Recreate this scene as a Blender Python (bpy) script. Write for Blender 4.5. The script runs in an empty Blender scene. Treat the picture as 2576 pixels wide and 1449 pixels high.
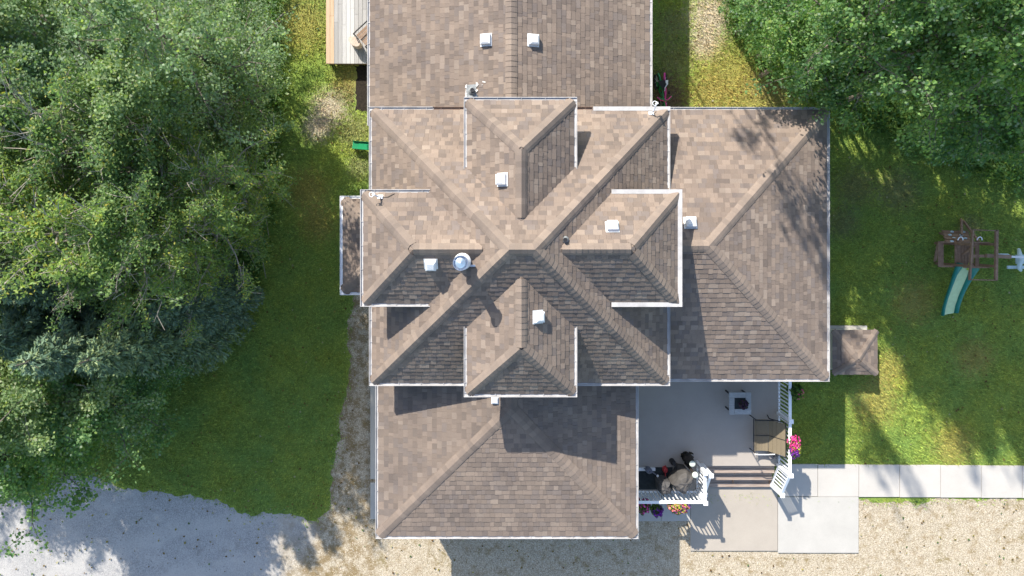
import bpy, math, random
import numpy as np
from mathutils import Vector, Matrix

random.seed(7)
RNG = np.random.default_rng(11)
scene = bpy.context.scene
COL = scene.collection

# ------------------------------------------------------------------ camera, sky, sun, exposure
CAMH = 24.0                      # camera height above the lawn (m)
FPX, NX, NY = 1780.0, 1268.0, 571.0   # focal length and nadir measured on a 2576 px wide copy of the photograph
cam_data = bpy.data.cameras.new("camera")
cam = bpy.data.objects.new("camera", cam_data)
COL.objects.link(cam)
cam.location = (0, 0, CAMH)
cam.rotation_euler = (0, 0, 0)
cam_data.sensor_width = 36.0
cam_data.lens = 36.0 * FPX / 2576.0
cam_data.shift_x = (1288.0 - NX) / 2576.0
cam_data.shift_y = -(724.5 - NY) / 2576.0
cam_data.clip_end = 2000.0
scene.camera = cam

SUN_DIR = Vector((-0.615, 1.096, 1.0)).normalized()       # towards the sun
world = bpy.data.worlds.new("World")
scene.world = world
world.use_nodes = True
wn = world.node_tree
bg = wn.nodes["Background"]
sky = wn.nodes.new("ShaderNodeTexSky")
sky.sky_type = 'NISHITA'
sky.sun_disc = False
sky.sun_elevation = math.asin(SUN_DIR.z)
sky.sun_rotation = math.atan2(SUN_DIR.x, SUN_DIR.y)
wn.links.new(sky.outputs[0], bg.inputs[0])
bg.inputs[1].default_value = 0.15

sun_data = bpy.data.lights.new("sun", 'SUN')
sun_data.energy = 4.4
sun_data.angle = math.radians(0.5)
sun_data.color = (1.0, 0.945, 0.86)
sun = bpy.data.objects.new("sun", sun_data)
COL.objects.link(sun)
sun.location = SUN_DIR * 60
sun.rotation_euler = SUN_DIR.to_track_quat('Z', 'Y').to_euler()

scene.view_settings.view_transform = 'Standard'
scene.view_settings.look = 'None'
scene.view_settings.gamma = 1.0
scene.view_settings.use_curve_mapping = False
scene.view_settings.exposure = 1.02
scene.render.engine = 'CYCLES'
scene.cycles.max_bounces = 6
scene.cycles.transparent_max_bounces = 6


# ------------------------------------------------------------------ helpers
def P(px, py, z=0.0):
    """a point of the photograph (2576 px wide) that lies at height z, in metres"""
    s = (CAMH - z) / FPX
    return Vector(((px - NX) * s, -(py - NY) * s, z))


def tag(o, label=None, cat=None, group=None, kind=None):
    if label: o['label'] = label
    if cat: o['category'] = cat
    if group: o['group'] = group
    if kind: o['kind'] = kind
    return o


def empty(name, loc=(0, 0, 0), rz=0.0, parent=None):
    o = bpy.data.objects.new(name, None)
    o.empty_display_size = 0.2
    COL.objects.link(o)
    o.location = loc
    o.rotation_euler = (0, 0, rz)
    if parent: o.parent = parent
    return o


def copy_tree(o, parent=None):
    c = o.copy()
    COL.objects.link(c)
    if parent: c.parent = parent
    for ch in list(o.children):
        copy_tree(ch, c)
    return c


class MB:
    """collects shapes, links them as ONE mesh object"""

    def __init__(self):
        self.v, self.f, self.c, self.m = [], [], [], []

    def add(self, verts, faces, col=None, mi=0):
        n = len(self.v)
        self.v.extend([tuple(p) for p in verts])
        self.c.extend([col if col else (1, 1, 1)] * len(verts))
        for f in faces:
            self.f.append([n + i for i in f])
            self.m.append(mi)
        return self

    def box(self, c, s, rz=0.0, col=None, mi=0, M=None):
        x, y, z = s[0] / 2, s[1] / 2, s[2] / 2
        pts = [Vector(p) for p in ((-x, -y, -z), (x, -y, -z), (x, y, -z), (-x, y, -z),
                                   (-x, -y, z), (x, -y, z), (x, y, z), (-x, y, z))]
        R = M if M is not None else Matrix.Rotation(rz, 3, 'Z')
        pts = [R @ p + Vector(c) for p in pts]
        return self.add(pts, [(3, 2, 1, 0), (4, 5, 6, 7), (0, 1, 5, 4), (1, 2, 6, 5), (2, 3, 7, 6), (3, 0, 4, 7)], col, mi)

    def bar(self, a, b, w, h, up=(0, 0, 1), col=None, mi=0):
        """a rectangular bar from a to b, w wide across, h thick along up"""
        a, b = Vector(a), Vector(b)
        d = (b - a).normalized()
        u = Vector(up)
        s = d.cross(u)
        if s.length < 1e-4:
            s = d.cross(Vector((1, 0, 0)))
        s.normalize()
        u = s.cross(d).normalized()
        pts = []
        for p in (a, b):
            for i, j in ((-1, -1), (1, -1), (1, 1), (-1, 1)):
                pts.append(p + s * (i * w / 2) + u * (j * h / 2))
        return self.add(pts, [(3, 2, 1, 0), (4, 5, 6, 7), (0, 1, 5, 4), (1, 2, 6, 5), (2, 3, 7, 6), (3, 0, 4, 7)], col, mi)

    def tube(self, pts, r, n=8, col=None, mi=0, cap=True):
        pts = [Vector(p) for p in pts]
        rs = r if isinstance(r, (list, tuple)) else [r] * len(pts)
        V, F = [], []
        ref = Vector((0, 0, 1)) if abs((pts[-1] - pts[0]).normalized().z) < 0.9 else Vector((1, 0, 0))
        for i, p in enumerate(pts):
            d = (pts[min(i + 1, len(pts) - 1)] - pts[max(i - 1, 0)]).normalized()
            s = d.cross(ref).normalized()
            u = s.cross(d)
            for k in range(n):
                a = 2 * math.pi * k / n
                V.append(p + (s * math.cos(a) + u * math.sin(a)) * rs[i])
        for i in range(len(pts) - 1):
            for k in range(n):
                F.append((i * n + k, i * n + (k + 1) % n, (i + 1) * n + (k + 1) % n, (i + 1) * n + k))
        if cap:
            F.append(tuple(range(n - 1, -1, -1)))
            F.append(tuple(range((len(pts) - 1) * n, len(pts) * n)))
        return self.add(V, F, col, mi)

    def lathe(self, prof, c=(0, 0, 0), n=16, col=None, mi=0, sx=1, sy=1, rz=0):
        V, F = [], []
        for r, z in prof:
            for k in range(n):
                a = 2 * math.pi * k / n
                x, y = r * math.cos(a) * sx, r * math.sin(a) * sy
                V.append((c[0] + x * math.cos(rz) - y * math.sin(rz), c[1] + x * math.sin(rz) + y * math.cos(rz), c[2] + z))
        for i in range(len(prof) - 1):
            for k in range(n):
                F.append((i * n + k, i * n + (k + 1) % n, (i + 1) * n + (k + 1) % n, (i + 1) * n + k))
        if prof[0][0] > 1e-5: F.append(tuple(range(n - 1, -1, -1)))
        if prof[-1][0] > 1e-5: F.append(tuple(range((len(prof) - 1) * n, len(prof) * n)))
        return self.add(V, F, col, mi)

    def build(self, name, mats, parent=None, smooth=False, bevel=0.0, color=False, loc=None):
        me = bpy.data.meshes.new(name)
        me.from_pydata(self.v, [], self.f)
        mats = mats if isinstance(mats, (list, tuple)) else [mats]
        for m in mats: me.materials.append(m)
        if len(mats) > 1: me.polygons.foreach_set('material_index', self.m)
        if color:
            at = me.color_attributes.new('tint', 'FLOAT_COLOR', 'POINT')
            arr = np.ones((len(self.v), 4), dtype=np.float32)
            arr[:, :3] = np.array(self.c, dtype=np.float32)
            at.data.foreach_set('color', arr.ravel())
        if smooth:
            me.polygons.foreach_set('use_smooth', [True] * len(me.polygons))
        me.update()
        o = bpy.data.objects.new(name, me)
        COL.objects.link(o)
        if parent: o.parent = parent
        if loc is not None: o.location = loc
        if bevel > 0:
            b = o.modifiers.new('bevel', 'BEVEL')
            b.width = bevel
            b.segments = 2
            b.limit_method = 'ANGLE'
        return o


def quads_object(name, V, mat, col=None, parent=None, nv=4):
    """V: (n, nv, 3) array, one face per row"""
    n = V.shape[0]
    me = bpy.data.meshes.new(name)
    me.vertices.add(n * nv)
    me.vertices.foreach_set('co', V.astype(np.float32).ravel())
    me.loops.add(n * nv)
    me.loops.foreach_set('vertex_index', np.arange(n * nv, dtype=np.int32))
    me.polygons.add(n)
    me.polygons.foreach_set('loop_start', np.arange(0, n * nv, nv, dtype=np.int32))
    me.polygons.foreach_set('loop_total', np.full(n, nv, dtype=np.int32))
    me.materials.append(mat)
    if col is not None:
        at = me.color_attributes.new('tint', 'FLOAT_COLOR', 'POINT')
        arr = np.ones((n, nv, 4), dtype=np.float32)
        arr[:, :, :3] = col[:, None, :]
        at.data.foreach_set('color', arr.ravel())
    me.update(calc_edges=True)
    me.validate()
    o = bpy.data.objects.new(name, me)
    COL.objects.link(o)
    if parent: o.parent = parent
    return o


# ------------------------------------------------------------------ materials
class NT:
    def __init__(self, name):
        self.m = bpy.data.materials.new(name)
        self.m.use_nodes = True
        self.t = self.m.node_tree
        self.b = self.t.nodes["Principled BSDF"]
        self.out = self.t.nodes["Material Output"]

    def n(self, typ, **kw):
        nd = self.t.nodes.new(typ)
        for k, v in kw.items():
            setattr(nd, k, v)
        return nd

    def l(self, a, b):
        self.t.links.new(a, b)

    def val(self, sock, v):
        if hasattr(v, 'links') or hasattr(v, 'is_linked'):
            self.l(v, sock)
        else:
            sock.default_value = v

    def pos(self):
        return self.n("ShaderNodeNewGeometry").outputs['Position']

    def objco(self):
        return self.n("ShaderNodeTexCoord").outputs['Object']

    def noise(self, vec, scale, detail=3, rough=0.6):
        nd = self.n("ShaderNodeTexNoise")
        nd.inputs['Scale'].default_value = scale
        nd.inputs['Detail'].default_value = detail
        nd.inputs['Roughness'].default_value = rough
        if vec is not None: self.l(vec, nd.inputs['Vector'])
        return nd.outputs['Fac']

    def math(self, op, a, b=0.0, c=None):
        nd = self.n("ShaderNodeMath", operation=op)
        self.val(nd.inputs[0], a)
        self.val(nd.inputs[1], b)
        if c is not None: self.val(nd.inputs[2], c)
        return nd.outputs[0]

    def ramp(self, fac, stops):
        nd = self.n("ShaderNodeValToRGB")
        e = nd.color_ramp.elements
        while len(e) < len(stops): e.new(0.5)
        for i, (p, c) in enumerate(stops):
            e[i].position = p
            e[i].color = (*c, 1) if len(c) == 3 else c
        self.l(fac, nd.inputs[0])
        return nd.outputs[0]

    def mix(self, fac, a, b, mode='MIX'):
        nd = self.n("ShaderNodeMix", data_type='RGBA', blend_type=mode)
        self.val(nd.inputs[0], fac)
        for s, v in ((nd.inputs[6], a), (nd.inputs[7], b)):
            if isinstance(v, tuple): s.default_value = (*v, 1) if len(v) == 3 else v
            else: self.l(v, s)
        return nd.outputs[2]

    def maprange(self, v, a, b, c=0.0, d=1.0):
        nd = self.n("ShaderNodeMapRange", interpolation_type='SMOOTHSTEP')
        self.l(v, nd.inputs[0])
        for i, x in enumerate((a, b, c, d)): nd.inputs[i + 1].default_value = x
        return nd.outputs[0]

    def bump(self, h, strength=0.3, dist=0.02):
        nd = self.n("ShaderNodeBump")
        nd.inputs['Strength'].default_value = strength
        nd.inputs['Distance'].default_value = dist
        self.l(h, nd.inputs['Height'])
        self.l(nd.outputs[0], self.b.inputs['Normal'])

    def done(self, color, rough=0.8, metal=0.0, spec=0.3):
        if isinstance(color, tuple): self.b.inputs['Base Color'].default_value = (*color, 1)
        else: self.l(color, self.b.inputs['Base Color'])
        self.b.inputs['Roughness'].default_value = rough
        self.b.inputs['Metallic'].default_value = metal
        self.b.inputs['Specular IOR Level'].default_value = spec
        return self.m


def mat_plain(name, col, rough=0.6, var=0.12, scale=8.0, metal=0.0, spec=0.3, bump=0.0, bscale=60):
    t = NT(name)
    n = t.noise(t.objco(), scale, 4)
    lo = tuple(c * (1 - var) for c in col)
    hi = tuple(min(1, c * (1 + var)) for c in col)
    c = t.ramp(n, [(0.3, lo), (0.7, hi)])
    if bump > 0: t.bump(t.noise(t.objco(), bscale, 4), bump, 0.01)
    return t.done(c, rough, metal, spec)


def mat_wood(name, lo, hi, axis=(1, 12, 12), rough=0.75):
    t = NT(name)
    mp = t.n("ShaderNodeMapping")
    t.l(t.objco(), mp.inputs[0])
    mp.inputs['Scale'].default_value = axis
    n = t.noise(mp.outputs[0], 3.0, 6, 0.7)
    oi = t.n("ShaderNodeObjectInfo").outputs['Random']
    c = t.ramp(n, [(0.25, lo), (0.75, hi)])
    c = t.mix(t.math('MULTIPLY', oi, 0.35), c, tuple(x * 0.55 for x in lo))
    t.bump(n, 0.25, 0.01)
    return t.done(c, rough)


def mat_shingle():
    t = NT("asphalt_shingle")
    at = t.n("ShaderNodeAttribute", attribute_name='tint').outputs['Color']
    p = t.pos()
    grain = t.noise(p, 90, 4, 0.8)
    c = t.mix(1.0, at, t.ramp(grain, [(0.25, (0.72, 0.70, 0.70)), (0.75, (1.25, 1.24, 1.22))]), 'MULTIPLY')
    wear = t.noise(p, 0.9, 5, 0.6)
    c = t.mix(1.0, c, t.ramp(wear, [(0.3, (0.84, 0.84, 0.86)), (0.7, (1.12, 1.10, 1.07))]), 'MULTIPLY')
    dirt = t.maprange(t.noise(p, 3.4, 6, 0.75), 0.56, 0.76, 0.0, 0.22)
    c = t.mix(dirt, c, (0.10, 0.088, 0.078))
    t.bump(t.noise(p, 260, 2), 0.35, 0.004)
    return t.done(c, 0.95, 0, 0.15)


def mat_leaf(name, transl=0.5, gloss=0.25):
    t = NT(name)
    at = t.n("ShaderNodeAttribute", attribute_name='tint').outputs['Color']
    oi = t.n("ShaderNodeObjectInfo").outputs['Random']
    c = t.mix(1.0, at, t.ramp(oi, [(0.0, (0.82, 0.86, 0.9)), (0.5, (1, 1, 1)), (1.0, (1.16, 1.1, 0.9))]), 'MULTIPLY')
    t.done(c, 0.5, 0, gloss)
    tr = t.n("ShaderNodeBsdfTranslucent")
    tc = t.mix(1.0, c, (1.25, 1.35, 0.6), 'MULTIPLY')
    t.l(tc, tr.inputs[0])
    mx = t.n("ShaderNodeMixShader")
    mx.inputs[0].default_value = transl
    t.l(t.b.outputs[0], mx.inputs[1])
    t.l(tr.outputs[0], mx.inputs[2])
    t.l(mx.outputs[0], t.out.inputs[0])
    return t.m


# patches of bare or dry ground in the lawn: photo px, py, radius (m), 0 dry grass / 1 pale dirt / 2 brown soil
PATCHES = [(830, 270, 0.75, 1), (800, 320, 0.6, 1), (860, 230, 0.5, 2), (1790, 40, 1.0, 1), (1775, 110, 0.7, 1),
           (1830, 190, 1.5, 0), (1900, 260, 1.4, 0), (1780, 240, 1.0, 0), (1960, 200, 1.2, 2), (890, 330, 0.8, 2), (905, 420, 0.55, 2),
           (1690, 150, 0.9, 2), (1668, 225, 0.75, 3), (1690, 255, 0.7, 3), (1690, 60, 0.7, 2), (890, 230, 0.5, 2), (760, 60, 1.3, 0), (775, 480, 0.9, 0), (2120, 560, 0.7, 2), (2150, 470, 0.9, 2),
           (800, 560, 0.8, 0), (2260, 480, 0.9, 2), (2230, 930, 0.8, 0), (2300, 760, 0.9, 0), (2450, 900, 0.8, 0), (2200, 1010, 1.0, 0), (2440, 570, 0.5, 2),
           (880, 190, 0.8, 0), (2400, 1120, 0.9, 0)]


def lawn_color(t, p):
    n1 = t.noise(p, 0.55, 4, 0.6)
    n2 = t.noise(p, 9.0, 5, 0.8)
    n3 = t.noise(p, 24.0, 3, 0.8)
    c = t.ramp(n1, [(0.3, (0.175, 0.295, 0.078)), (0.7, (0.275, 0.345, 0.066))])
    c = t.mix(1.0, c, t.ramp(n2, [(0.3, (0.58, 0.64, 0.66)), (0.72, (1.32, 1.24, 1.1))]), 'MULTIPLY')
    c = t.mix(1.0, c, t.ramp(n3, [(0.3, (0.62, 0.66, 0.64)), (0.72, (1.36, 1.3, 1.25))]), 'MULTIPLY')
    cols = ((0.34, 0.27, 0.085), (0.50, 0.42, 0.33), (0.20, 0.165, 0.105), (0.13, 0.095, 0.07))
    for px, py, r, k in PATCHES:
        q = P(px, py)
        d = t.n("ShaderNodeVectorMath", operation='DISTANCE')
        t.l(p, d.inputs[0])
        d.inputs[1].default_value = (q.x, q.y, 0)
        w = t.math('ADD', t.math('DIVIDE', d.outputs['Value'], r), t.math('MULTIPLY', t.math('SUBTRACT', n2, 0.5), 2.6))
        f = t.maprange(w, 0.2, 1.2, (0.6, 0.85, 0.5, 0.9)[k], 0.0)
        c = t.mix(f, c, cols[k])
    return c


def mat_lawn(name, blades=False):
    t = NT(name)
    p = t.pos()
    c = lawn_color(t, p)
    if blades:
        oi = t.n("ShaderNodeAttribute", attribute_name='tint').outputs['Color']
        c = t.mix(1.0, c, oi, 'MULTIPLY')
        return t.done(c, 0.6, 0, 0.2)
    t.bump(t.noise(p, 40, 4, 0.8), 0.8, 0.05)
    return t.done(c, 0.95, 0, 0.1)


def mat_gravel(name, stones=False):
    t = NT(name)
    p = t.pos()
    sep = t.n("ShaderNodeSeparateXYZ")
    t.l(p, sep.inputs[0])
    big = t.noise(p, 0.45, 4, 0.65)
    mid = t.noise(p, 2.6, 5, 0.7)
    # packed grey drive on the left, loose cream stones on the right
    left = t.maprange(t.math('ADD', sep.outputs[0], t.math('MULTIPLY', t.math('SUBTRACT', big, 0.5), 5.0)), -8.2, -6.2)
    if stones:
        at = t.n("ShaderNodeAttribute", attribute_name='tint').outputs['Color']
        c = t.mix(left, (0.35, 0.335, 0.32), (0.43, 0.37, 0.275))
        c = t.mix(1.0, c, at, 'MULTIPLY')
        return t.done(c, 0.9)
    vo = t.n("ShaderNodeTexVoronoi")
    vo.inputs['Scale'].default_value = 48
    t.l(p, vo.inputs['Vector'])
    sv = t.n("ShaderNodeSeparateColor")
    t.l(vo.outputs['Color'], sv.inputs[0])
    cr = t.ramp(sv.outputs[0], [(0.0, (0.21, 0.17, 0.115)), (0.35, (0.34, 0.285, 0.20)), (0.75, (0.45, 0.385, 0.285)), (1.0, (0.54, 0.48, 0.38))])
    cl = t.ramp(sv.outputs[1], [(0.0, (0.25, 0.245, 0.24)), (0.5, (0.34, 0.33, 0.315)), (1.0, (0.43, 0.415, 0.39))])
    cr = t.mix(t.maprange(mid, 0.48, 0.70, 0.0, 0.78), cr, (0.24, 0.175, 0.095))
    weed = t.math('MULTIPLY', t.maprange(t.noise(p, 1.3, 6, 0.8), 0.54, 0.68), 0.6)
    cr = t.mix(weed, cr, (0.17, 0.14, 0.055))
    # weedy strip along the house wall
    strip = t.math('MULTIPLY', t.maprange(sep.outputs[0], -4.0, -4.6), t.maprange(mid, 0.40, 0.58))
    cr = t.mix(t.math('MULTIPLY', strip, .75), cr, (0.19, 0.135, 0.065))
    cl = t.mix(t.maprange(t.noise(p, 0.9, 4, 0.6), 0.4, 0.7, 0, 0.6), cl, (0.46, 0.44, 0.41))
    cl = t.mix(t.maprange(t.noise(p, 1.7, 6, 0.75), 0.52, 0.70, 0, 0.55), cl, (0.235, 0.215, 0.19))
    # wheel tracks curving round the corner of the house
    dv_ = t.n("ShaderNodeVectorMath", operation='DISTANCE')
    t.l(p, dv_.inputs[0])
    dv_.inputs[1].default_value = (-7.0, -27.0, 0)
    wob = t.math('MULTIPLY', t.math('SUBTRACT', t.noise(p, 0.7, 4, 0.6), 0.5), 1.3)
    for rad in (15.6, 17.2):
        tr_ = t.math('ABSOLUTE', t.math('SUBTRACT', t.math('ADD', dv_.outputs['Value'], wob), rad))
        cl = t.mix(t.maprange(tr_, 0.12, 0.45, 0.45, 0.0), cl, (0.44, 0.42, 0.39))
    c = t.mix(left, cl, cr)
    h = t.math('ADD', t.noise(p, 60, 3, 0.7), t.math('MULTIPLY', vo.outputs['Distance'], -1.2))
    t.bump(h, 0.4, 0.014)
    return t.done(c, 0.95, 0, 0.1)


def mat_concrete(name, col, stain=(0.30, 0.25, 0.20)):
    t = NT(name)
    p = t.pos()
    n = t.noise(p, 1.2, 6, 0.65)
    f = t.noise(p, 60, 3, 0.7)
    c = t.ramp(n, [(0.3, tuple(x * 0.93 for x in col)), (0.7, tuple(min(1, x * 1.05) for x in col))])
    c = t.mix(1.0, c, t.ramp(f, [(0.3, (0.93, 0.93, 0.93)), (0.7, (1.05, 1.05, 1.05))]), 'MULTIPLY')
    c = t.mix(t.maprange(t.noise(p, 2.3, 6, 0.75), 0.58, 0.80, 0, 0.35), c, stain)
    c = t.mix(t.maprange(t.noise(p, 11, 5, 0.8), 0.66, 0.74, 0, 0.4), c, tuple(x * .55 for x in stain))
    t.bump(f, 0.15, 0.005)
    return t.done(c, 0.9, 0, 0.2)


M = {}
M['shingle'] = mat_shingle()
M['deckroof'] = mat_plain("roof_sheathing", (0.055, 0.047, 0.042), 0.95)
M['gutter'] = mat_plain("white_gutter_metal", (0.43, 0.415, 0.40), 0.4, 0.2, 3.0)
M['pipe_brown'] = mat_plain("brown_gutter_metal", (0.16, 0.10, 0.07), 0.5)
M['white'] = mat_plain("white_vinyl", (0.80, 0.80, 0.80), 0.45, 0.03)
M['siding'] = mat_plain("cream_siding", (0.60, 0.57, 0.47), 0.7, 0.05)
M['glass'] = mat_plain("window_glass", (0.03, 0.04, 0.05), 0.08, 0.05, spec=0.6)
M['vent'] = mat_plain("vent_paint", (0.66, 0.66, 0.65), 0.5, 0.10, 5)
M['flash'] = mat_plain("grey_flashing", (0.20, 0.21, 0.21), 0.55, 0.35, 14)
M['tar'] = mat_plain("old_sealant", (0.62, 0.60, 0.56), 0.8, 0.15)
M['steel'] = mat_plain("bright_flue_steel", (0.62, 0.64, 0.66), 0.28, 0.1, metal=0.9)
M['black'] = mat_plain("black_paint", (0.018, 0.018, 0.02), 0.5, 0.2)
M['vinyldeck'] = mat_concrete("vinyl_deck", (0.355, 0.315, 0.275), (0.36, 0.27, 0.17))
M['conc_cream'] = mat_concrete("cream_concrete", (0.36, 0.318, 0.265))
M['conc_white'] = mat_concrete("white_concrete", (0.415, 0.395, 0.355))
M['conc_walk'] = mat_concrete('walk_concrete', (0.45, 0.42, 0.375))
M['lawn'] = mat_lawn("lawn_ground")
M['blade'] = mat_lawn("grass_blade", True)
M['gravel'] = mat_gravel("gravel_ground")
M['stone'] = mat_gravel("gravel_stone", True)
M['soil'] = mat_plain("dark_soil", (0.022, 0.017, 0.012), 1.0, 0.6, 14, bump=0.8)
M['tread'] = mat_wood("worn_tread", (0.17, 0.11, 0.085), (0.50, 0.42, 0.345), (0.6, 9, 9))
M['playwood'] = mat_wood("play_frame_wood", (0.17, 0.092, 0.055), (0.36, 0.235, 0.155), (3, 3, 3))
M['plank_tan'] = mat_wood("tan_plank", (0.44, 0.30, 0.185), (0.58, 0.43, 0.29), (10, 0.6, 6))
M['plank_grey'] = mat_wood("grey_plank", (0.27, 0.26, 0.245), (0.37, 0.355, 0.335), (10, 0.6, 6))
M['plank_pale'] = mat_wood("pale_plank", (0.38, 0.37, 0.35), (0.49, 0.475, 0.45), (10, 0.6, 6))
M['chairwood'] = mat_wood("chair_slat_wood", (0.20, 0.12, 0.075), (0.36, 0.25, 0.17), (2, 8, 8))
M['stump'] = mat_wood("log_slice", (0.36, 0.25, 0.18), (0.66, 0.55, 0.45), (5, 5, 5))
M['tabletop'] = mat_wood("grey_table_tile", (0.30, 0.30, 0.29), (0.50, 0.50, 0.48), (3, 8, 8))
M['sling'] = mat_plain("tan_sling_cloth", (0.19, 0.152, 0.098), 0.85, 0.1, 40)
M['cover'] = mat_plain("taupe_cover_cloth", (0.075, 0.069, 0.064), 0.75, 0.25, 5, bump=0.4, bscale=9)
M['coverdark'] = mat_plain("grey_cover_cloth", (0.066, 0.063, 0.062), 0.65, 0.3, 6, bump=0.5, bscale=11)
M['mat'] = mat_plain("dark_rubber_mat", (0.022, 0.028, 0.03), 0.8, 0.3, 10)
M['red'] = mat_plain("red_plastic", (0.42, 0.045, 0.05), 0.4, 0.1)
M['greycan'] = mat_plain("grey_plastic", (0.14, 0.15, 0.19), 0.4, 0.15)
M['lamp'] = mat_plain("frosted_disc", (0.50, 0.54, 0.46), 0.35, 0.15, 20)
M['wicker'] = mat_plain("dark_wicker", (0.035, 0.028, 0.024), 0.8, 0.4, 30, bump=0.6)
M['slidegreen'] = mat_plain("green_slide_plastic", (0.012, 0.17, 0.14), 0.4, 0.12)
M['slidelime'] = mat_plain("lime_slide_plastic", (0.44, 0.57, 0.31), 0.35, 0.08)
M['lime'] = mat_plain("lime_plastic", (0.42, 0.55, 0.05), 0.4, 0.05)
M['paleblue'] = mat_plain("pale_blue_plastic", (0.45, 0.56, 0.58), 0.4, 0.06)
M['chute'] = mat_plain("bright_green_plastic", (0.015, 0.20, 0.085), 0.35, 0.1)
M['pink'] = mat_plain("pink_paint", (0.55, 0.05, 0.24), 0.35, 0.1)
M['bikegreen'] = mat_plain("green_paint", (0.02, 0.20, 0.06), 0.35, 0.1)
M['tyre'] = mat_plain("black_rubber", (0.02, 0.02, 0.022), 0.8, 0.2)
M['yellow'] = mat_plain("yellow_plastic", (0.60, 0.42, 0.03), 0.4, 0.05)
M['fluff'] = mat_plain("mottled_fur", (0.22, 0.20, 0.19), 0.9, 0.9, 9, bump=0.6)
M['pot'] = mat_plain("dark_pot", (0.03, 0.028, 0.026), 0.7, 0.2)
M['leaf'] = mat_leaf("leaf")
M['needle'] = mat_leaf("needle", 0.15, 0.15)
M['petal'] = mat_leaf("petal", 0.3, 0.1)
M['bark'] = mat_plain("grey_bark", (0.16, 0.135, 0.11), 0.9, 0.4, 9, bump=0.7, bscale=25)
M['greybark'] = mat_plain('light_grey_bark', (0.30, 0.265, 0.22), 0.9, 0.3, 9)
M['palebark'] = mat_plain("pale_aspen_bark", (0.46, 0.43, 0.36), 0.85, 0.25, 6, bump=0.4, bscale=20)
M['cone'] = mat_plain("orange_cone", (0.27, 0.105, 0.04), 0.8, 0.3)


# ------------------------------------------------------------------ ground, gravel, paving
def inside(px, py, poly):
    """vectorised point in polygon"""
    r = np.zeros(len(px), bool)
    n = len(poly)
    j = n - 1
    for i in range(n):
        xi, yi = poly[i][0], poly[i][1]
        xj, yj = poly[j][0], poly[j][1]
        c = ((yi > py) != (yj > py)) & (px < (xj - xi) * (py - yi) / (yj - yi + 1e-12) + xi)
        r ^= c
        j = i
    return r


def rough_outline(pts, step=0.10, amp=0.022):
    out = []
    rr = random.Random(3)
    walk_ = 0.0
    for i in range(len(pts)):
        a, b = Vector(pts[i][:2]), Vector(pts[(i + 1) % len(pts)][:2])
        L = (b - a).length
        n = max(1, int(min(L, 25) / step))
        nrm = Vector((-(b - a).y, (b - a).x)).normalized() if L > 0 else Vector((0, 0))
        for k in range(n):
            walk_ = walk_ * .88 + rr.gauss(0, amp * 1.7)
            q = a.lerp(b, k / n) + nrm * (rr.gauss(0, amp * .6) + walk_ + 0.05 * math.sin(k * 0.31 + i) * math.sin(k * 0.083 + i * i))
            out.append((q.x, q.y))
    return out


def sheet(name, outline, z, mat, thick=0.0):
    mb = MB()
    n = len(outline)
    top = [(x, y, z) for x, y in outline]
    if thick > 0:
        bot = [(x, y, z - thick) for x, y in outline]
        mb.add(top + bot, [tuple(range(n))] + [(i, i + n, (i + 1) % n + n, (i + 1) % n) for i in range(n)])
    else:
        mb.add(top, [tuple(range(n))])
    o = mb.build(name, mat)
    return o


g = MB()
g.add([(-400, -400, 0), (400, -400, 0), (400, 400, 0), (-400, 400, 0)], [(0, 1, 2, 3)])
tag(g.build('ground', M['lawn']), 'lawn of short grass with dry and bare patches', 'lawn', kind='structure')

GRAVEL_PX = [(-1400, 1120), (-200, 1150), (0, 1180), (100, 1190), (200, 1198), (330, 1228), (400, 1236), (480, 1238), (560, 1258),
             (610, 1288), (640, 1292), (690, 1282), (730, 1295), (770, 1310), (805, 1308), (828, 1280), (836, 1210), (848, 1130), (866, 1040),
             (878, 950), (874, 860), (884, 780), (900, 735), (1300, 735), (1300, 1150), (1700, 1200), (1760, 1245), (2000, 1256),
             (2576, 1256), (3600, 1262), (3600, 2300), (-1400, 2300)]
gravel_pts = [(P(x, y).x, P(x, y).y) for x, y in GRAVEL_PX]
gravel_outline = rough_outline(gravel_pts)
tag(sheet('gravel_drive', gravel_outline, 0.004, M['gravel']), 'gravel drive sweeping round the front of the house', 'gravel', kind='structure')

soil = [P(888, 165), P(1000, 165), P(1000, 300), P(893, 280), P(891, 240)]
tag(sheet('soil_bed', rough_outline([(p.x, p.y) for p in soil], 0.08, 0.02), 0.004, M['soil']), kind='structure')


def slab(name, x0, y0, x1, y1, z, mat, parent, thick=0.1, bevel=0.006):
    """a slab given by its photo corners at the height of its top"""
    a, b = P(x0, y0, z), P(x1, y1, z)
    m = MB().box(((a.x + b.x) / 2, (a.y + b.y) / 2, z - thick / 2), (abs(b.x - a.x), abs(b.y - a.y), thick))
    return m.build(name, mat, parent, bevel=bevel)


ZP = 0.055
walk = empty('sidewalk', P(2300, 1210))
tag(walk, 'straight sidewalk of pale concrete slabs along the lawn', 'sidewalk', kind='structure')


def slab_at(px0, px1, py0, py1, mat, parent):
    o = slab('slab', px0, py0, px1, py1, ZP, mat, None)
    o.parent = parent
    o.matrix_parent_inverse = Matrix.Translation(parent.location).inverted()
    return o


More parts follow.
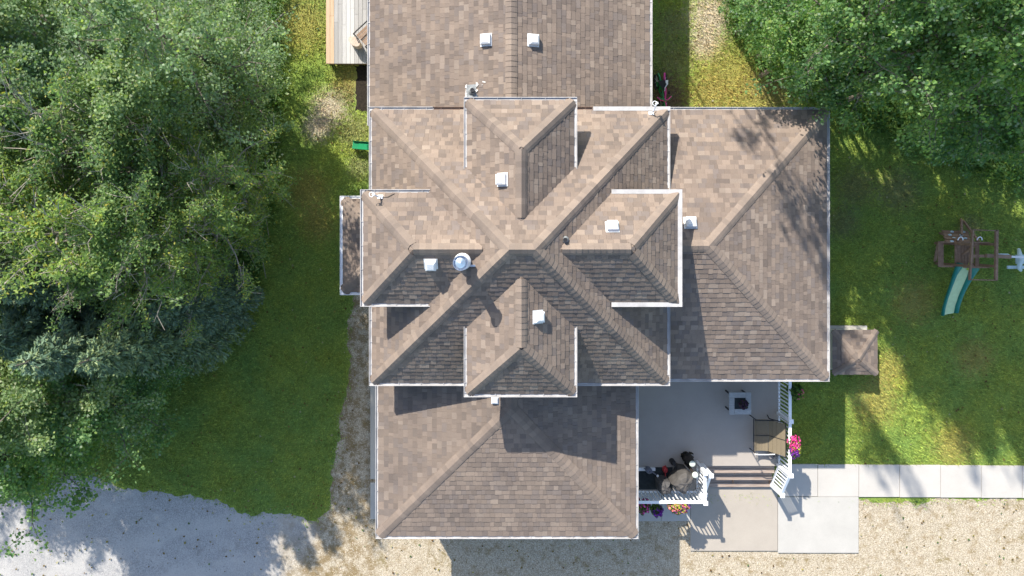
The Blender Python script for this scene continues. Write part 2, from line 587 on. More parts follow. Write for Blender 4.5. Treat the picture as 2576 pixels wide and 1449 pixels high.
xs = [1966, 2057.5, 2161, 2263.5, 2366.5, 2469, 2572, 2675, 2778, 2881]
for i in range(len(xs) - 1):
    slab_at(xs[i] + 0.5, xs[i + 1] - 0.7, 1168 + i * 0.8, 1249 + i * 0.7, M['conc_walk'], walk)
pads = empty('concrete_pad', P(1950, 1320))
tag(pads, 'broad concrete pad of two slabs at the foot of the steps', 'paving', kind='structure')
slab_at(1737, 1956.2, 1220, 1386, M['conc_cream'], pads)
slab_at(1957.4, 2160, 1250.6, 1391, M['conc_white'], pads)
spath = empty('path', P(1670, 1290))
tag(spath, 'short concrete path in the shade under the flower boxes', 'path', kind='structure')
slab_at(1560, 1663.6, 1240, 1311, M['conc_white'], spath)
slab_at(1664.6, 1736.0, 1240, 1311, M['conc_white'], spath)
kb = empty('garden_kerb', P(938, 1150))
tag(kb, kind='structure')
for y0, y1 in ((962, 1205), (1214, 1306)):
    o = slab('kerb_stone', 931.5, y0, 945, y1, 0.14, M['conc_white'], None, 0.14)
    o.parent = kb
    o.matrix_parent_inverse = Matrix.Translation(kb.location).inverted()

# ------------------------------------------------------------------ the house
house = empty('house', (0.4, 0.0, 0.0))
tag(house, 'large house with brown shingled hip roofs and four dormers around one peak', 'house')
HINV = Matrix.Translation(house.location).inverted()


def hpart(o, parent=None):
    o.parent = parent or house
    if parent is None:
        o.matrix_parent_inverse = HINV
    return o


ROOFS = []          # dicts: obj, faces [(polygon, tone)], hips
FACES = []


def make_roof(name, polys, hips, ze, tone, label=None, soffit=None, fascia=()):
    mb = MB()
    for poly in polys:
        mb.add(poly, [tuple(range(len(poly)))])
    for a, b in fascia:
        a, b = Vector(a), Vector(b)
        mb.add([a, b, b - Vector((0, 0, .16)), a - Vector((0, 0, .16))], [(0, 1, 2, 3)])
    if soffit:
        mb.add([(x, y, ze - .16) for x, y in soffit], [tuple(range(len(soffit)))])
    o = hpart(mb.build(name, M['deckroof']))
    if label: o['label'] = label
    R = dict(obj=o, hips=hips, tone=tone)
    ROOFS.append(R)
    for poly in polys:
        FACES.append((R, [Vector(p) for p in poly]))
    return R


G = 0.11    # gutter width, outside the shingles


def hip4(name, x0, x1, y0, y1, ze, p, tone, label=None):
    h = (y1 - y0) / 2
    ym, zr = (y0 + y1) / 2, ze + p * h
    A, B = (x0 + h, ym, zr), (x1 - h, ym, zr)
    c = [(x0, y0, ze), (x1, y0, ze), (x1, y1, ze), (x0, y1, ze)]
    polys = [[c[0], c[1], B, A], [c[2], c[3], A, B], [c[3], c[0], A], [c[1], c[2], B]]
    hips = [(c[0], A), (c[3], A), (c[1], B), (c[2], B), (A, B)]
    return make_roof(name, polys, hips, ze, tone, label, [(q[0], q[1]) for q in c], [(c[i], c[(i + 1) % 4]) for i in range(4)])


def hip_end(name, side, a0, a1, e, inner, ridge_end, ze, p, tone, label=None, apex_shift=0.0, hip_pitch=None):
    """a roof with one hipped end: side = compass of that end, a0..a1 its width, e its eave, inner where it dies into the house"""
    h = (a1 - a0) / 2
    am = (a0 + a1) / 2 + apex_shift
    zr = ze + p * h
    run = h if hip_pitch is None else (zr - ze) / hip_pitch
    s = 1 if side in 'NE' else -1
    T = (lambda a, b, z: (b, a, z)) if side in 'EW' else (lambda a, b, z: (a, b, z))
    ap = T(am, e - s * run, zr)
    r_in = T(am, inner, zr)
    c0, c1 = T(a0, e, ze), T(a1, e, ze)
    i0, i1 = T(a0, inner, ze), T(a1, inner, ze)
    polys = [[c0, c1, ap], [c0, ap, r_in, i0], [c1, i1, r_in, ap]]
    fixed = []
    for q in polys:     # all faces point upward
        n = (Vector(q[1]) - Vector(q[0])).cross(Vector(q[2]) - Vector(q[0]))
        fixed.append(q if n.z > 0 else q[::-1])
    hips = [(c0, ap), (c1, ap), (ap, T(am, ridge_end, zr))]
    return make_roof(name, fixed, hips, ze, tone, label, [(q[0], q[1]) for q in (c0, c1, i1, i0)],
                     [(c0, c1), (c0, i0), (c1, i1)])


ZM, ZD, PM = 4.40, 5.70, 0.75
X0, X1, Y0, Y1 = -3.74 + G, 4.60 - G, -4.40 + G, 3.33 - G
main_roof = hip4('main_roof', X0, X1, Y0, Y1, ZM, PM, 1.0, 'steep central hip roof')
NX0, NX1 = -1.04 + G, 1.89 - G
WY0, WY1 = -2.06 + G, 0.97 - G
zn = ZD + PM * (NX1 - NX0) / 2
runN = (zn - ZM) / PM
zw = ZD + PM * (WY1 - WY0) / 2
runW = (zw - ZM) / PM
DTOP, DBOT, DLEFT, DRIGHT = 3.36 - G, -4.40 + G, -3.72 + G, 4.60 - G
make_roof_d = [
    hip_end('dormer_roof', 'N', NX0, NX1, DTOP, Y1 - runN - 0.5, Y1 - runN + 0.02, ZD, PM, 1.0, 'dormer roof facing the back roof'),
    hip_end('dormer_roof', 'S', NX0, NX1, DBOT, Y0 + runN + 0.5, Y0 + runN - 0.02, ZD, PM, 1.0, 'dormer roof facing the front'),
    hip_end('dormer_roof', 'W', WY0, WY1, DLEFT, X0 + runW + 0.5, X0 + runW - 0.02, ZD, PM, 1.0, 'dormer roof with the round steel flue'),
    hip_end('dormer_roof', 'E', WY0, WY1, DRIGHT, X1 - runW - 0.5, X1 - runW + 0.02, ZD, PM, 1.0, 'dormer roof facing the play frame'),
]
# one storey wings
RX1, RY0, RY1, ZR, PR = 9.48 - G, -4.50 + G, 3.49 - G, 3.40, 0.4167
hip_end('wing_roof', 'E', RY0, RY1, RX1, 3.9, 4.4, ZR, PR, 1.06, 'low hip roof of the side wing')
FX0, FX1, FY0, ZF, PF = -3.76 + G, 3.93 - G, -9.12 + G, 3.30, 0.225
hip_end('front_roof', 'S', FX0, FX1, FY0, -3.7, -3.75, ZF, PF, 0.94, 'shallow hip roof of the front wing', apex_shift=0.12, hip_pitch=.214)
BX0, BX1, BYS, BYN, ZB, PB = -4.04 + G, 4.38 - G, 2.75, 11.2, 3.10, 0.325
bxm = 0.20
zbr = ZB + PB * (BX1 - BX0) / 2
make_roof('back_roof', [[(BX0, BYN, ZB), (BX0, BYS, ZB), (bxm, BYS, zbr), (bxm, BYN, zbr)],
                        [(BX1, BYS, ZB), (BX1, BYN, ZB), (bxm, BYN, zbr), (bxm, BYS, zbr)]],
          [((bxm, BYS + .2, zbr), (bxm, BYN, zbr))], ZB, 0.98, 'low gable roof of the back wing',
          [(BX0, BYS), (BX1, BYS), (BX1, BYN), (BX0, BYN)],
          [((BX0, BYN, ZB), (BX0, BYS, ZB)), ((BX1, BYS, ZB), (BX1, BYN, ZB))])
# bay on the west side
bx, bxe, by0, by1, ZBAY, PBAY = -4.80 + G, -3.50, -1.99 + G, 0.91 - G, 3.30, 0.40
d = bxe - bx
zb = ZBAY + PBAY * d
make_roof('bay_roof', [[(bx, by1, ZBAY), (bx, by0, ZBAY), (bxe, by0 + d, zb), (bxe, by1 - d, zb)],
                       [(bxe, by1, ZBAY), (bx, by1, ZBAY), (bxe, by1 - d, zb)],
                       [(bx, by0, ZBAY), (bxe, by0, ZBAY), (bxe, by0 + d, zb)]],
          [((bx, by1, ZBAY), (bxe, by1 - d, zb)), ((bx, by0, ZBAY), (bxe, by0 + d, zb))], ZBAY, 0.95, 'narrow bay roof in the shade',
          [(bx, by0), (bxe, by0), (bxe, by1), (bx, by1)],
          [((bx, by1, ZBAY), (bx, by0, ZBAY)), ((bx, by1, ZBAY), (bxe, by1, ZBAY)), ((bx, by0, ZBAY), (bxe, by0, ZBAY))])

# planes for hiding what lies under another roof
PL = []
for R, poly in FACES:
    n = (poly[1] - poly[0]).cross(poly[2] - poly[0]).normalized()
    if n.z < 0: n = -n
    PL.append((poly, n, n.dot(poly[0])))


def roof_z(x, y, skip=None):
    best = -1
    for poly, n, dd in PL:
        if poly is skip: continue
        r = False
        j = len(poly) - 1
        for i in range(len(poly)):
            a, b = poly[i], poly[j]
            if ((a.y > y) != (b.y > y)) and (x < (b.x - a.x) * (y - a.y) / (b.y - a.y + 1e-12) + a.x): r = not r
            j = i
        if r:
            z = (dd - n.x * x - n.y * y) / n.z
            if z > best: best = z
    return best


def roof_normal(x, y):
    best, bn = -1, Vector((0, 0, 1))
    for poly, n, dd in PL:
        r = False
        j = len(poly) - 1
        for i in range(len(poly)):
            a, b = poly[i], poly[j]
            if ((a.y > y) != (b.y > y)) and (x < (b.x - a.x) * (y - a.y) / (b.y - a.y + 1e-12) + a.x): r = not r
            j = i
        if r:
            z = (dd - n.x * x - n.y * y) / n.z
            if z > best: best, bn = z, n
    return best, bn


# ---- shingles: every tab is a piece with its own thickness and colour
def clip(poly, keep):
    for (px, py, nx, ny) in keep:
        out = []
        for i in range(len(poly)):
            a, b = poly[i], poly[(i + 1) % len(poly)]
            da = (a[0] - px) * nx + (a[1] - py) * ny
            db = (b[0] - px) * nx + (b[1] - py) * ny
            if da >= 0: out.append(a)
            if (da >= 0) != (db >= 0):
                t = da / (da - db)
                out.append((a[0] + (b[0] - a[0]) * t, a[1] + (b[1] - a[1]) * t))
        poly = out
        if len(poly) < 3: return []
    return poly


PALETTE = [(0.238, 0.185, 0.146), (0.212, 0.165, 0.131), (0.184, 0.143, 0.115), (0.158, 0.124, 0.102),
           (0.136, 0.109, 0.092), (0.168, 0.140, 0.125), (0.268, 0.216, 0.173), (0.145, 0.119, 0.106)]
WEIGHT = [20, 20, 18, 14, 8, 12, 9, 8]
EXPO = 0.147
AVG = [sum(PALETTE[k][i] * WEIGHT[k] for k in range(8)) / sum(WEIGHT) for i in range(3)]
AVG = [AVG[0] * .96, AVG[1] * 1.025, AVG[2] * 1.06]
for R_ in ROOFS:
    if R_['obj'].name.startswith('front'): R_['contrast'] = .50
    if R_['obj'].name.startswith('back'): R_['contrast'] = .62
pieces = []       # (area_px, roof, verts, faces, colour)
rr = random.Random(5)


def proj_area(pts):
    q = []
    for p in pts:
        s = FPX / (CAMH - p.z)
        q.append((NX + p.x * s, NY - p.y * s))
    if all(x < 0 or x > 2576 or y < 0 or y > 1449 for x, y in q): return 0.0
    a = 0
    for i in range(len(q)):
        a += q[i][0] * q[(i + 1) % len(q)][1] - q[(i + 1) % len(q)][0] * q[i][1]
    return abs(a) / 2


def shingle_face(R, poly, tone, expo=EXPO, cap_clear=0.0):
    n = (poly[1] - poly[0]).cross(poly[2] - poly[0]).normalized()
    if n.z < 0: n = -n
    up = (Vector((0, 0, 1)) - n * n.z).normalized()
    e = up.cross(n).normalized()
    o = min(poly, key=lambda p: p.z)
    q = [((p - o).dot(e), (p - o).dot(up)) for p in poly]
    ar = sum(q[i][0] * q[(i + 1) % len(q)][1] - q[(i + 1) % len(q)][0] * q[i][1] for i in range(len(q)))
    if ar < 0: q = q[::-1]
    keep = []
    for i in range(len(q)):
        a, b = q[i], q[(i + 1) % len(q)]
        L = math.hypot(b[0] - a[0], b[1] - a[1])
        if L < 1e-5: continue
        keep.append((a[0], a[1], -(b[1] - a[1]) / L, (b[0] - a[0]) / L))
    amin, amax = min(p[0] for p in q), max(p[0] for p in q)
    bmax = max(p[1] for p in q)
    k = 0
    while k * expo < bmax:
        b0, b1 = k * expo - (0.03 if k == 0 else 0), (k + 1) * expo + 0.012
        a = amin - rr.random() * 0.3
        hi = rr.random() < 0.5
        while a < amax:
            w = rr.choice((0.10, 0.12, 0.14, 0.16, 0.17, 0.20, 0.23, 0.27))
            hi = not hi if rr.random() < 0.82 else hi
            bb0 = b0 + (0 if hi else 0.004) + rr.uniform(-0.004, 0.004)
            kp = keep if k > 0 else [c for c in keep if not (abs(c[2]) < 0.02 and c[3] > 0.9)]
            c = clip([(a + 0.0015, bb0), (a + w - 0.0015, bb0), (a + w - 0.0015, b1), (a + 0.0015, b1)], kp)
            a += w
            if len(c) < 3: continue
            hb, ht = (0.0215, 0.0075) if hi else (0.0165, 0.005)
            top, bot = [], []
            for (s, t) in c:
                f = (t - b0) / (b1 - b0)
                base = o + e * s + up * t
                top.append(base + n * (hb + (ht - hb) * f))
                bot.append(base + n * 0.001)
            # leave out what lies under another roof
            hid = 0
            for p in top:
                if roof_z(p.x, p.y, poly) > p.z + 0.015: hid += 1
            if hid == len(top): continue
            m = len(top)
            faces = [tuple(range(m))] + [(i, i + m, (i + 1) % m + m, (i + 1) % m) for i in range(m)]
            base = rr.choices(PALETTE, WEIGHT)[0]
            kc = R.get('contrast', .70)
            base = tuple(AVG[i] + (base[i] - AVG[i]) * kc for i in range(3))
            j = rr.uniform(0.92, 1.08) * tone
            pieces.append((proj_area(top) * (0 if hid else 1), R, top + bot, faces, (base[0] * j, base[1] * j, base[2] * j)))
        k += 1


for R, poly in FACES:
    shingle_face(R, poly, R['tone'], 0.147)

# ---- ridge and hip caps
caps = []


def cap_line(R, a, b, tone, expo=0.15, w=0.165):
    a, b = Vector(a), Vector(b)
    if a.z > b.z + 1e-4: a, b = b, a
    d = (b - a).normalized()
    horiz = Vector((d.x, d.y, 0)).normalized()
    side = Vector((-horiz.y, horiz.x, 0))
    # the faces left and right of the line, taken from the roof itself
    L = (b - a).length
    mid = a.lerp(b, 0.5)

    def fall(sg):
        best = None
        for RR, poly in FACES:
            if RR is not R: continue
            n = (poly[1] - poly[0]).cross(poly[2] - poly[0]).normalized()
            if n.z < 0: n = -n
            if abs((mid - poly[0]).dot(n)) > 0.02: continue
            v = d.cross(n) * 1.0
            if v.dot(side) * sg < 0: v = -v
            c = sum((p for p in poly), Vector()) / len(poly)
            if (c - mid).dot(side) * sg > 0: best = (v.normalized(), n)
        return best
    l, r = fall(1), fall(-1)
    if not l or not r: return
    up = (l[1] + r[1]).normalized()
    nseg = max(1, int(L / expo))
    for k in range(nseg):
        p0 = a + d * (k * expo - 0.01)
        p1 = a + d * min(L + 0.02, (k + 1) * expo + 0.02)
        jw = w * rr.uniform(0.97, 1.05)
        top, bot = [], []
        for p, h in ((p0, 0.052 + rr.uniform(-.003, .004)), (p1, 0.040)):
            for v, nn, f, dz in ((l[0], l[1], 1, .55), (l[0], l[1], 0.55, .85), (l[0], l[1], 0.0, 1.05), (r[0], r[1], .55, .85), (r[0], r[1], 1, .55)):
                q = p + v * (jw * f) + (up if f == 0 else nn) * (h * dz)
                top.append(q)
                bot.append(p + v * (jw * f) + (up if f == 0 else nn) * 0.004)
        # stays only where it is not under another roof
        c = p0.lerp(p1, .5)
        if roof_z(c.x, c.y) > c.z + 0.06: continue
        V = top + bot
        F = [(i, i + 1, i + 6, i + 5) for i in range(4)] + [(i + 1, i, i + 10, i + 11) for i in range(4)] + [(0, 5, 15, 10), (9, 4, 14, 19)]
        base = rr.choice(PALETTE[0:4])
        base = tuple(AVG[i] * 1.06 + (base[i] - AVG[i]) * .5 for i in range(3))
        j = rr.uniform(0.95, 1.06) * tone
        caps.append((proj_area([top[0], top[4], top[9], top[5]]), R, V, F, (base[0] * j, base[1] * j, base[2] * j)))


for R in ROOFS:
    for a, b in R['hips']:
        cap_line(R, a, b, R['tone'])


def emit(items, name, rest_name, limit=300):
    order = sorted(range(len(items)), key=lambda i: -items[i][0])
    single = set(order[:limit])
    rest = MB()
    for i, (ar, R, V, F, c) in enumerate(items):
        if i in single:
            o = MB().add(V, F, c).build(name, M['shingle'], None, color=True)
            o.parent = R['obj']
        else:
            rest.add(V, F, c)
    o = hpart(rest.build(rest_name, M['shingle'], color=True))
    o['kind'] = 'stuff'


for R in ROOFS:      # roof parts sit at the world origin of the house, so children share its inverse
    pass
emit(pieces, 'shingle', 'shingle_field', 300)
emit(caps, 'ridge_cap', 'ridge_cap_row', 300)


# ---- gutters
def gutter(a, b, z, covered=False, strap=0.62, mat=None, label=None):
    """runs along the eave from a to b (plan points on the shingle edge), outside lies on the right hand"""
    a, b = Vector((*a, 0)), Vector((*b, 0))
    d = (b - a).normalized()
    o_ = Vector((d.y, -d.x, 0))
    mat = mat or (M['gutter'] if covered else M['gutter'])
    mb = MB()
    L = (b - a).length
    zt = z + 0.012
    mid = (a + b) / 2

    def seg(off, w, zc, h):
        c = mid + o_ * off
        R3 = Matrix(((d.x, o_.x, 0), (d.y, o_.y, 0), (0, 0, 1)))
        mb.box((c.x, c.y, zc), (L, w, h), M=R3)
    seg(G - 0.008, 0.016, zt - 0.055, 0.11)        # outer face
    seg(G / 2 - .004, G - 0.03, zt - 0.042, 0.012)       # floor
    seg(0.0115, 0.008, zt - 0.058, 0.09)          # back
    if covered:
        seg(G / 2, G + 0.005, zt + 0.012, 0.012)
    else:
        k = 0.2
        while k < L:
            c = a + d * k + o_ * (G / 2)
            R3 = Matrix(((d.x, o_.x, 0), (d.y, o_.y, 0), (0, 0, 1)))
            mb.box((c.x, c.y, zt - 0.012), (0.012, G - .02, 0.006), M=R3)
            k += strap
    for e_ in (a, b):
        c = e_ + o_ * (G / 2) + (d * 0.004 if e_ is a else -d * 0.004)
        R3 = Matrix(((d.x, o_.x, 0), (d.y, o_.y, 0), (0, 0, 1)))
        mb.box((c.x, c.y, zt - 0.06), (0.010, G - .02, 0.085), M=R3)
    o = hpart(mb.build('gutter', mat))
    if label: o['label'] = label
    return o


rd = (ZD - ZM) / PM - 0.02
# dormers
gutter((NX1 + G, DTOP), (NX0 - G, DTOP), ZD); gutter((NX0, DTOP), (NX0, Y1 - rd), ZD); gutter((NX1, Y1 - rd), (NX1, DTOP), ZD)
gutter((NX0 - G, DBOT), (NX1 + G, DBOT), ZD); gutter((NX0, Y0 + rd), (NX0, DBOT), ZD); gutter((NX1, DBOT), (NX1, Y0 + rd), ZD)
gutter((DLEFT, WY1 + G), (DLEFT, WY0 - G), ZD); gutter((X0 + rd, WY1), (DLEFT, WY1), ZD); gutter((DLEFT, WY0), (X0 + rd, WY0), ZD)
gutter((DRIGHT, WY0 - G), (DRIGHT, WY1 + G), ZD, True, label='covered white gutter')
gutter((DRIGHT, WY1), (X1 - rd, WY1), ZD, True, label='covered white gutter')
gutter((X1 - rd, WY0), (DRIGHT, WY0), ZD, True, label='covered white gutter')
# main roof
gutter((-1.95, Y1), (X0 - G, Y1), ZM); gutter((NX0 - G, Y1), (-1.97, Y1), ZM, False, 0.5, M['pipe_brown'], 'brown length of gutter')
gutter((2.45, Y1), (NX1 + G, Y1), ZM, False, 0.5, M['pipe_brown'], 'brown length of gutter')
gutter((X1 + G, Y1), (2.47, Y1), ZM, True, label='covered white gutter')
gutter((X0, Y1), (X0, Y0), ZM); gutter((X1, Y0), (X1, Y1), ZM)
gutter((X0 - G, Y0), (X1 + G, Y0), ZM)
# wings
gutter((RX1 + G, RY1), (4.62, RY1), ZR); gutter((RX1, RY0), (RX1, RY1), ZR); gutter((4.3, RY0), (RX1 + G, RY0), ZR)
gutter((FX0, -4.42), (FX0, FY0), ZF); gutter((FX1, FY0), (FX1, -4.42), ZF); gutter((FX0 - G, FY0), (FX1 + G, FY0), ZF)
gutter((BX0, BYN), (BX0, 3.0), ZB); gutter((BX1, 3.36), (BX1, BYN), ZB)
gutter((bx, by1 + G), (bx, by0 - G), ZBAY, mat=M['white']); gutter((-3.3, by1), (bx, by1), ZBAY, mat=M['white']); gutter((bx, by0), (-3.3, by0), ZBAY, mat=M['white'])


# ---- walls, windows, doors
def wall(x0, x1, y0, y1, z0, z1, label=None):
    mb = MB()
    mb.box(((x0 + x1) / 2, (y0 + y1) / 2, (z0 + z1) / 2), (x1 - x0, y1 - y0, z1 - z0))
    k = z0 + 0.25
    while k < z1 - 0.1:          # lap siding: shadow lines proud of the wall
        mb.box(((x0 + x1) / 2, (y0 + y1) / 2, k), (x1 - x0 + 0.024, y1 - y0 + 0.024, 0.02))
        k += 0.2
    o = hpart(mb.build('wall', M['siding']))
    if label: o['label'] = label
    return o


OV = 0.34
wall(X0 + OV, X1 - OV, Y0 + OV, Y1 - OV, 0.0, ZM - 0.17)
wall(NX0 + OV, NX1 - OV, DBOT + OV + .01, DTOP - OV - .01, ZM - 0.1, ZD - 0.17)
wall(DLEFT + OV + .01, DRIGHT - OV - .01, WY0 + OV, WY1 - OV, ZM - 0.1, ZD - 0.175)
wall(4.0, RX1 - OV, RY0 + OV + .03, RY1 - OV - .03, 0.0, ZR - 0.17)
wall(FX0 + OV + .03, FX1 - OV - .03, FY0 + OV, -3.7, 0.0, ZF - 0.17)
wall(BX0 + OV + .06, BX1 - OV - .06, 2.7, BYN - 0.3, 0.0, ZB - 0.17)
wall(bx + OV, -3.25, by0 + OV, by1 - OV, 0.0, ZBAY - 0.17)


def window(c, w, h, face):
    """face: compass side the window looks to; c its centre on the wall"""
    s = {'E': (1, 0), 'W': (-1, 0), 'N': (0, 1), 'S': (0, -1)}[face]
    R3 = Matrix(((-s[1], s[0], 0), (s[0], s[1], 0), (0, 0, 1)))
    off = Vector((s[0], s[1], 0))
    fr = MB()
    c = Vector(c)
    for dx, dz, ww, hh in ((0, h / 2 + .04, w + .16, .08), (0, -h / 2 - .04, w + .16, .08), (-w / 2 - .04, 0, .08, h), (w / 2 + .04, 0, .08, h), (0, 0, .04, h)):
        q = c + R3 @ Vector((dx, 0, dz)) + off * 0.03
        fr.box(q, (ww, 0.09, hh), M=R3)
    f = hpart(fr.build('window', M['white']))
    for sx in (-1, 1):
        q = c + R3 @ Vector((sx * (w / 4 + .01), 0, 0)) + off * 0.02
        p = MB().box(q, (w / 2 - .02, 0.03, h), M=R3).build('pane', M['glass'])
        p.parent = f


for c, w, h, f in (((NX0 / 2 + NX1 / 2, DTOP - OV - .01, 5.05), 1.2, .7, 'N'), ((NX0 / 2 + NX1 / 2, DBOT + OV + .01, 5.05), 1.2, .7, 'S'),
                   ((DLEFT + OV + .01, -.55, 5.05), 1.2, .7, 'W'), ((DRIGHT - OV - .01, -.55, 5.05), 1.2, .7, 'E'),
                   ((RX1 - OV, 1.6, 1.9), 1.5, 1.1, 'E'), ((RX1 - OV, -1.0, 1.9), 1.5, 1.1, 'E'), ((6.6, RY1 - OV - .03, 1.9), 1.6, 1.1, 'N'),
                   ((-2.2, FY0 + OV, 1.7), 1.7, 1.2, 'S'), ((1.6, FY0 + OV, 1.7), 1.7, 1.2, 'S'), ((FX1 - OV - .03, -7.2, 1.9), 1.3, 1.0, 'E'),
                   ((bx + OV, -.55, 1.9), 1.6, 1.2, 'W'), ((BX0 + OV + .06, 6.0, 1.7), 1.4, 1.0, 'W'), ((BX1 - OV - .06, 6.0, 1.7), 1.4, 1.0, 'E')):
    window(c, w, h, f)
dr = MB().box((6.9, RY0 + OV + .03, 1.8), (1.7, 0.08, 2.05))
dr = hpart(dr.build('door', M['white'], bevel=0.01))
pn = MB().box((6.9, RY0 + OV - .02, 1.85), (1.4, 0.03, 1.7)).build('pane', M['glass'])
pn.parent = dr


# ---- roof vents, pipes, flue, masts
def on_roof(px, py, guess=5.5):
    z = guess
    for _ in range(12):
        p = P(px, py, z)
        z = roof_z(p.x, p.y)
    p = P(px, py, z)
    return Vector((p.x, p.y, z)), roof_normal(p.x, p.y)[1]


def frame_of(n):
    up = (Vector((0, 0, 1)) - n * n.z)
    up = up.normalized() if up.length > 1e-4 else Vector((0, 1, 0))
    e = up.cross(n).normalized()
    return Matrix(((e.x, up.x, n.x), (e.y, up.y, n.y), (e.z, up.z, n.z)))


vent_hood = MB()
vent_hood.add([(-.145, -.15, .03), (.145, -.15, .03), (.145, .145, .03), (-.145, .145, .03),
               (-.14, -.14, .155), (.14, -.14, .155), (.14, .14, .125), (-.14, .14, .125),
               (-.085, -.085, .185), (.085, -.085, .185), (.085, .085, .165), (-.085, .085, .165)],
              [(0, 1, 5, 4), (1, 2, 6, 5), (2, 3, 7, 6), (3, 0, 4, 7), (4, 5, 9, 8), (5, 6, 10, 9), (6, 7, 11, 10), (7, 4, 8, 11), (8, 9, 10, 11)])
vent_flange = MB().box((0, -0.005, .029), (.36, .345, .006))
vent_proto = None


def roof_vent(px, py, scale=1.0, mat=None):
    global vent_proto
    p, n = on_roof(px, py)
    p = p + n * 0.10 * 0
    if vent_proto is None:
        v = vent_hood.build('roof_vent', M['vent'], house, bevel=0.008)
        fl = vent_flange.build('flange', M['vent'], v)
        vent_proto = v
    else:
        v = vent_proto.copy(); COL.objects.link(v)
        for ch in vent_proto.children:
            c = ch.copy(); COL.objects.link(c); c.parent = v
    v.matrix_parent_inverse = HINV
    v.matrix_basis = Matrix.Translation(p) @ frame_of(n).to_4x4() @ Matrix.Scale(scale, 4)
    return v


for px, py, s in ((1224, 101, 1.0), (1340, 102, 1.0), (1266, 452, .95), (1540, 573, .95), (1084, 662, .95), (1351, 797, .95), (1736, 562, 1.0), (1246, 1006, .62)):
    roof_vent(px, py, s)


def vent_pipe(px, py, r=0.05, h=0.22, patch=False):
    p, n = on_roof(px, py)
    o = MB().tube([p - Vector((0, 0, .05)), p + Vector((0, 0, h)), p + Vector((0, 0, h - .004)), p + Vector((0, 0, h - .06))],
                  [r, r, r * .8, r * .8], 14, cap=False).build('vent_pipe', M['black'])
    hpart(o)
    R3 = frame_of(n)
    if patch:
        f = MB()
        f.box(p + n * .027 + R3 @ Vector((0.02, -.03, 0)), (.42, .30, .006), M=R3)
        f.lathe([(r * 2.2, 0), (r * 1.5, .06), (r * 1.05, .09)], p + n * .01, 14)
        fo = f.build('flashing', M['flash']); fo.parent = o
        tmb = MB()
        q = random.Random(4)
        for k in range(34):
            a = (q.uniform(-.26, .22), q.choice((q.uniform(-.2, .34), q.uniform(.10, .42), .14)))
            tmb.box(p + n * (.030 + k * .0002) + R3 @ Vector((a[0], a[1] if abs(a[0]) > .16 else q.choice((.135, -.19)), 0)),
                    (q.uniform(.02, .09), q.uniform(.012, .04), .004), M=R3 @ Matrix.Rotation(q.uniform(0, 3), 3, 'Z'))
        to = tmb.build('sealant', M['tar']); to.parent = o
    else:
        f = MB().lathe([(r * 1.9, 0), (r * 1.3, .05), (r * 1.04, .07)], p + n * .01, 14).build('flashing', M['flash'])
        f.parent = o


vent_pipe(1189, 230, 0.06, 0.22, True)
vent_pipe(1421, 603, 0.05, 0.16)

fp = P(1158, 662, 7.72)
fz = roof_z(fp.x, fp.y)
flue = MB().lathe([(.13, fz - .1), (.13, 7.56)], (fp.x, fp.y, 0), 24).build('chimney_flue', M['steel'], smooth=False)
hpart(flue)
fl = MB().lathe([(.23, fz - .12), (.175, fz + .12), (.14, fz + .16)], (fp.x, fp.y, 0), 24)
fl.lathe([(.205, fz + .34), (.205, fz + .37), (.14, fz + .46), (.132, fz + .46)], (fp.x, fp.y, 0), 24)
o = fl.build('storm_collar', M['vent']); o.parent = flue
cp = MB().lathe([(.16, 7.53), (.178, 7.56), (.178, 7.65), (.163, 7.65), (.163, 7.57)], (fp.x, fp.y, 0), 28)
for k in range(3):
    a = 0.6 + k * 2.094
    cp.bar((fp.x + .10 * math.cos(a), fp.y + .10 * math.sin(a), 7.64), (fp.x + .17 * math.cos(a), fp.y + .17 * math.sin(a), 7.63), .022, .03)
cp.lathe([(.125, 7.63), (.120, 7.655), (0.0, 7.74)], (fp.x, fp.y, 0), 28)
o = cp.build('chimney_cap', M['steel']); o.parent = flue
br = MB().box((fp.x + .22, fp.y - .12, fz + .05), (.16, .05, .04))
br.bar((fp.x + .1, fp.y - .1, fz + .12), (fp.x + .24, fp.y - .16, fz - .02), .03, .02)
o = br.build('bracket', M['steel']); o.parent = flue


def mast(px, py, top_dx, top_dy, h, cable, label):
    p, n = on_roof(px, py)
    t = p + Vector((top_dx, top_dy, h))
    mb = MB().box(p + n * .03, (.14, .12, .01), M=frame_of(n))
    mb.tube([p + n * .02, p + Vector((top_dx * .25, top_dy * .25, h * .6)), t], .02, 8)
    mb.box(t, (.07, .05, .10), 0.4)
    ring = [t + Vector((.06 * math.cos(a) - .05, .06 * math.sin(a), .02)) for a in np.linspace(0, 6.28, 12)]
    mb.tube(ring, .009, 5)
    mb.bar(p + n * .02 + Vector((.07, 0, 0)), p + Vector((top_dx * .3, top_dy * .3, h * .55)), .016, .016)
    o = hpart(mb.build('antenna_mast', M['white']))
    o['label'] = label
    pts = []
    for dx, dy in cable:
        q = p + Vector((dx, dy, 0))
        pts.append(Vector((q.x, q.y, roof_z(q.x, q.y) + .035)))
    c = MB().tube(pts, .008, 5).build('cable', M['black'])
    c.parent = o


mast(1638, 287, .06, .22, .42, [(0.02, -.02), (.10, .02), (.14, .07), (.12, .15)], 'white antenna mast at the corner of the main roof')
mast(957, 497, -.10, .06, .40, [(.05, .0), (.2, .02), (.35, .10), (.5, .16), (.75, .19)], 'white antenna mast on the flue dormer')

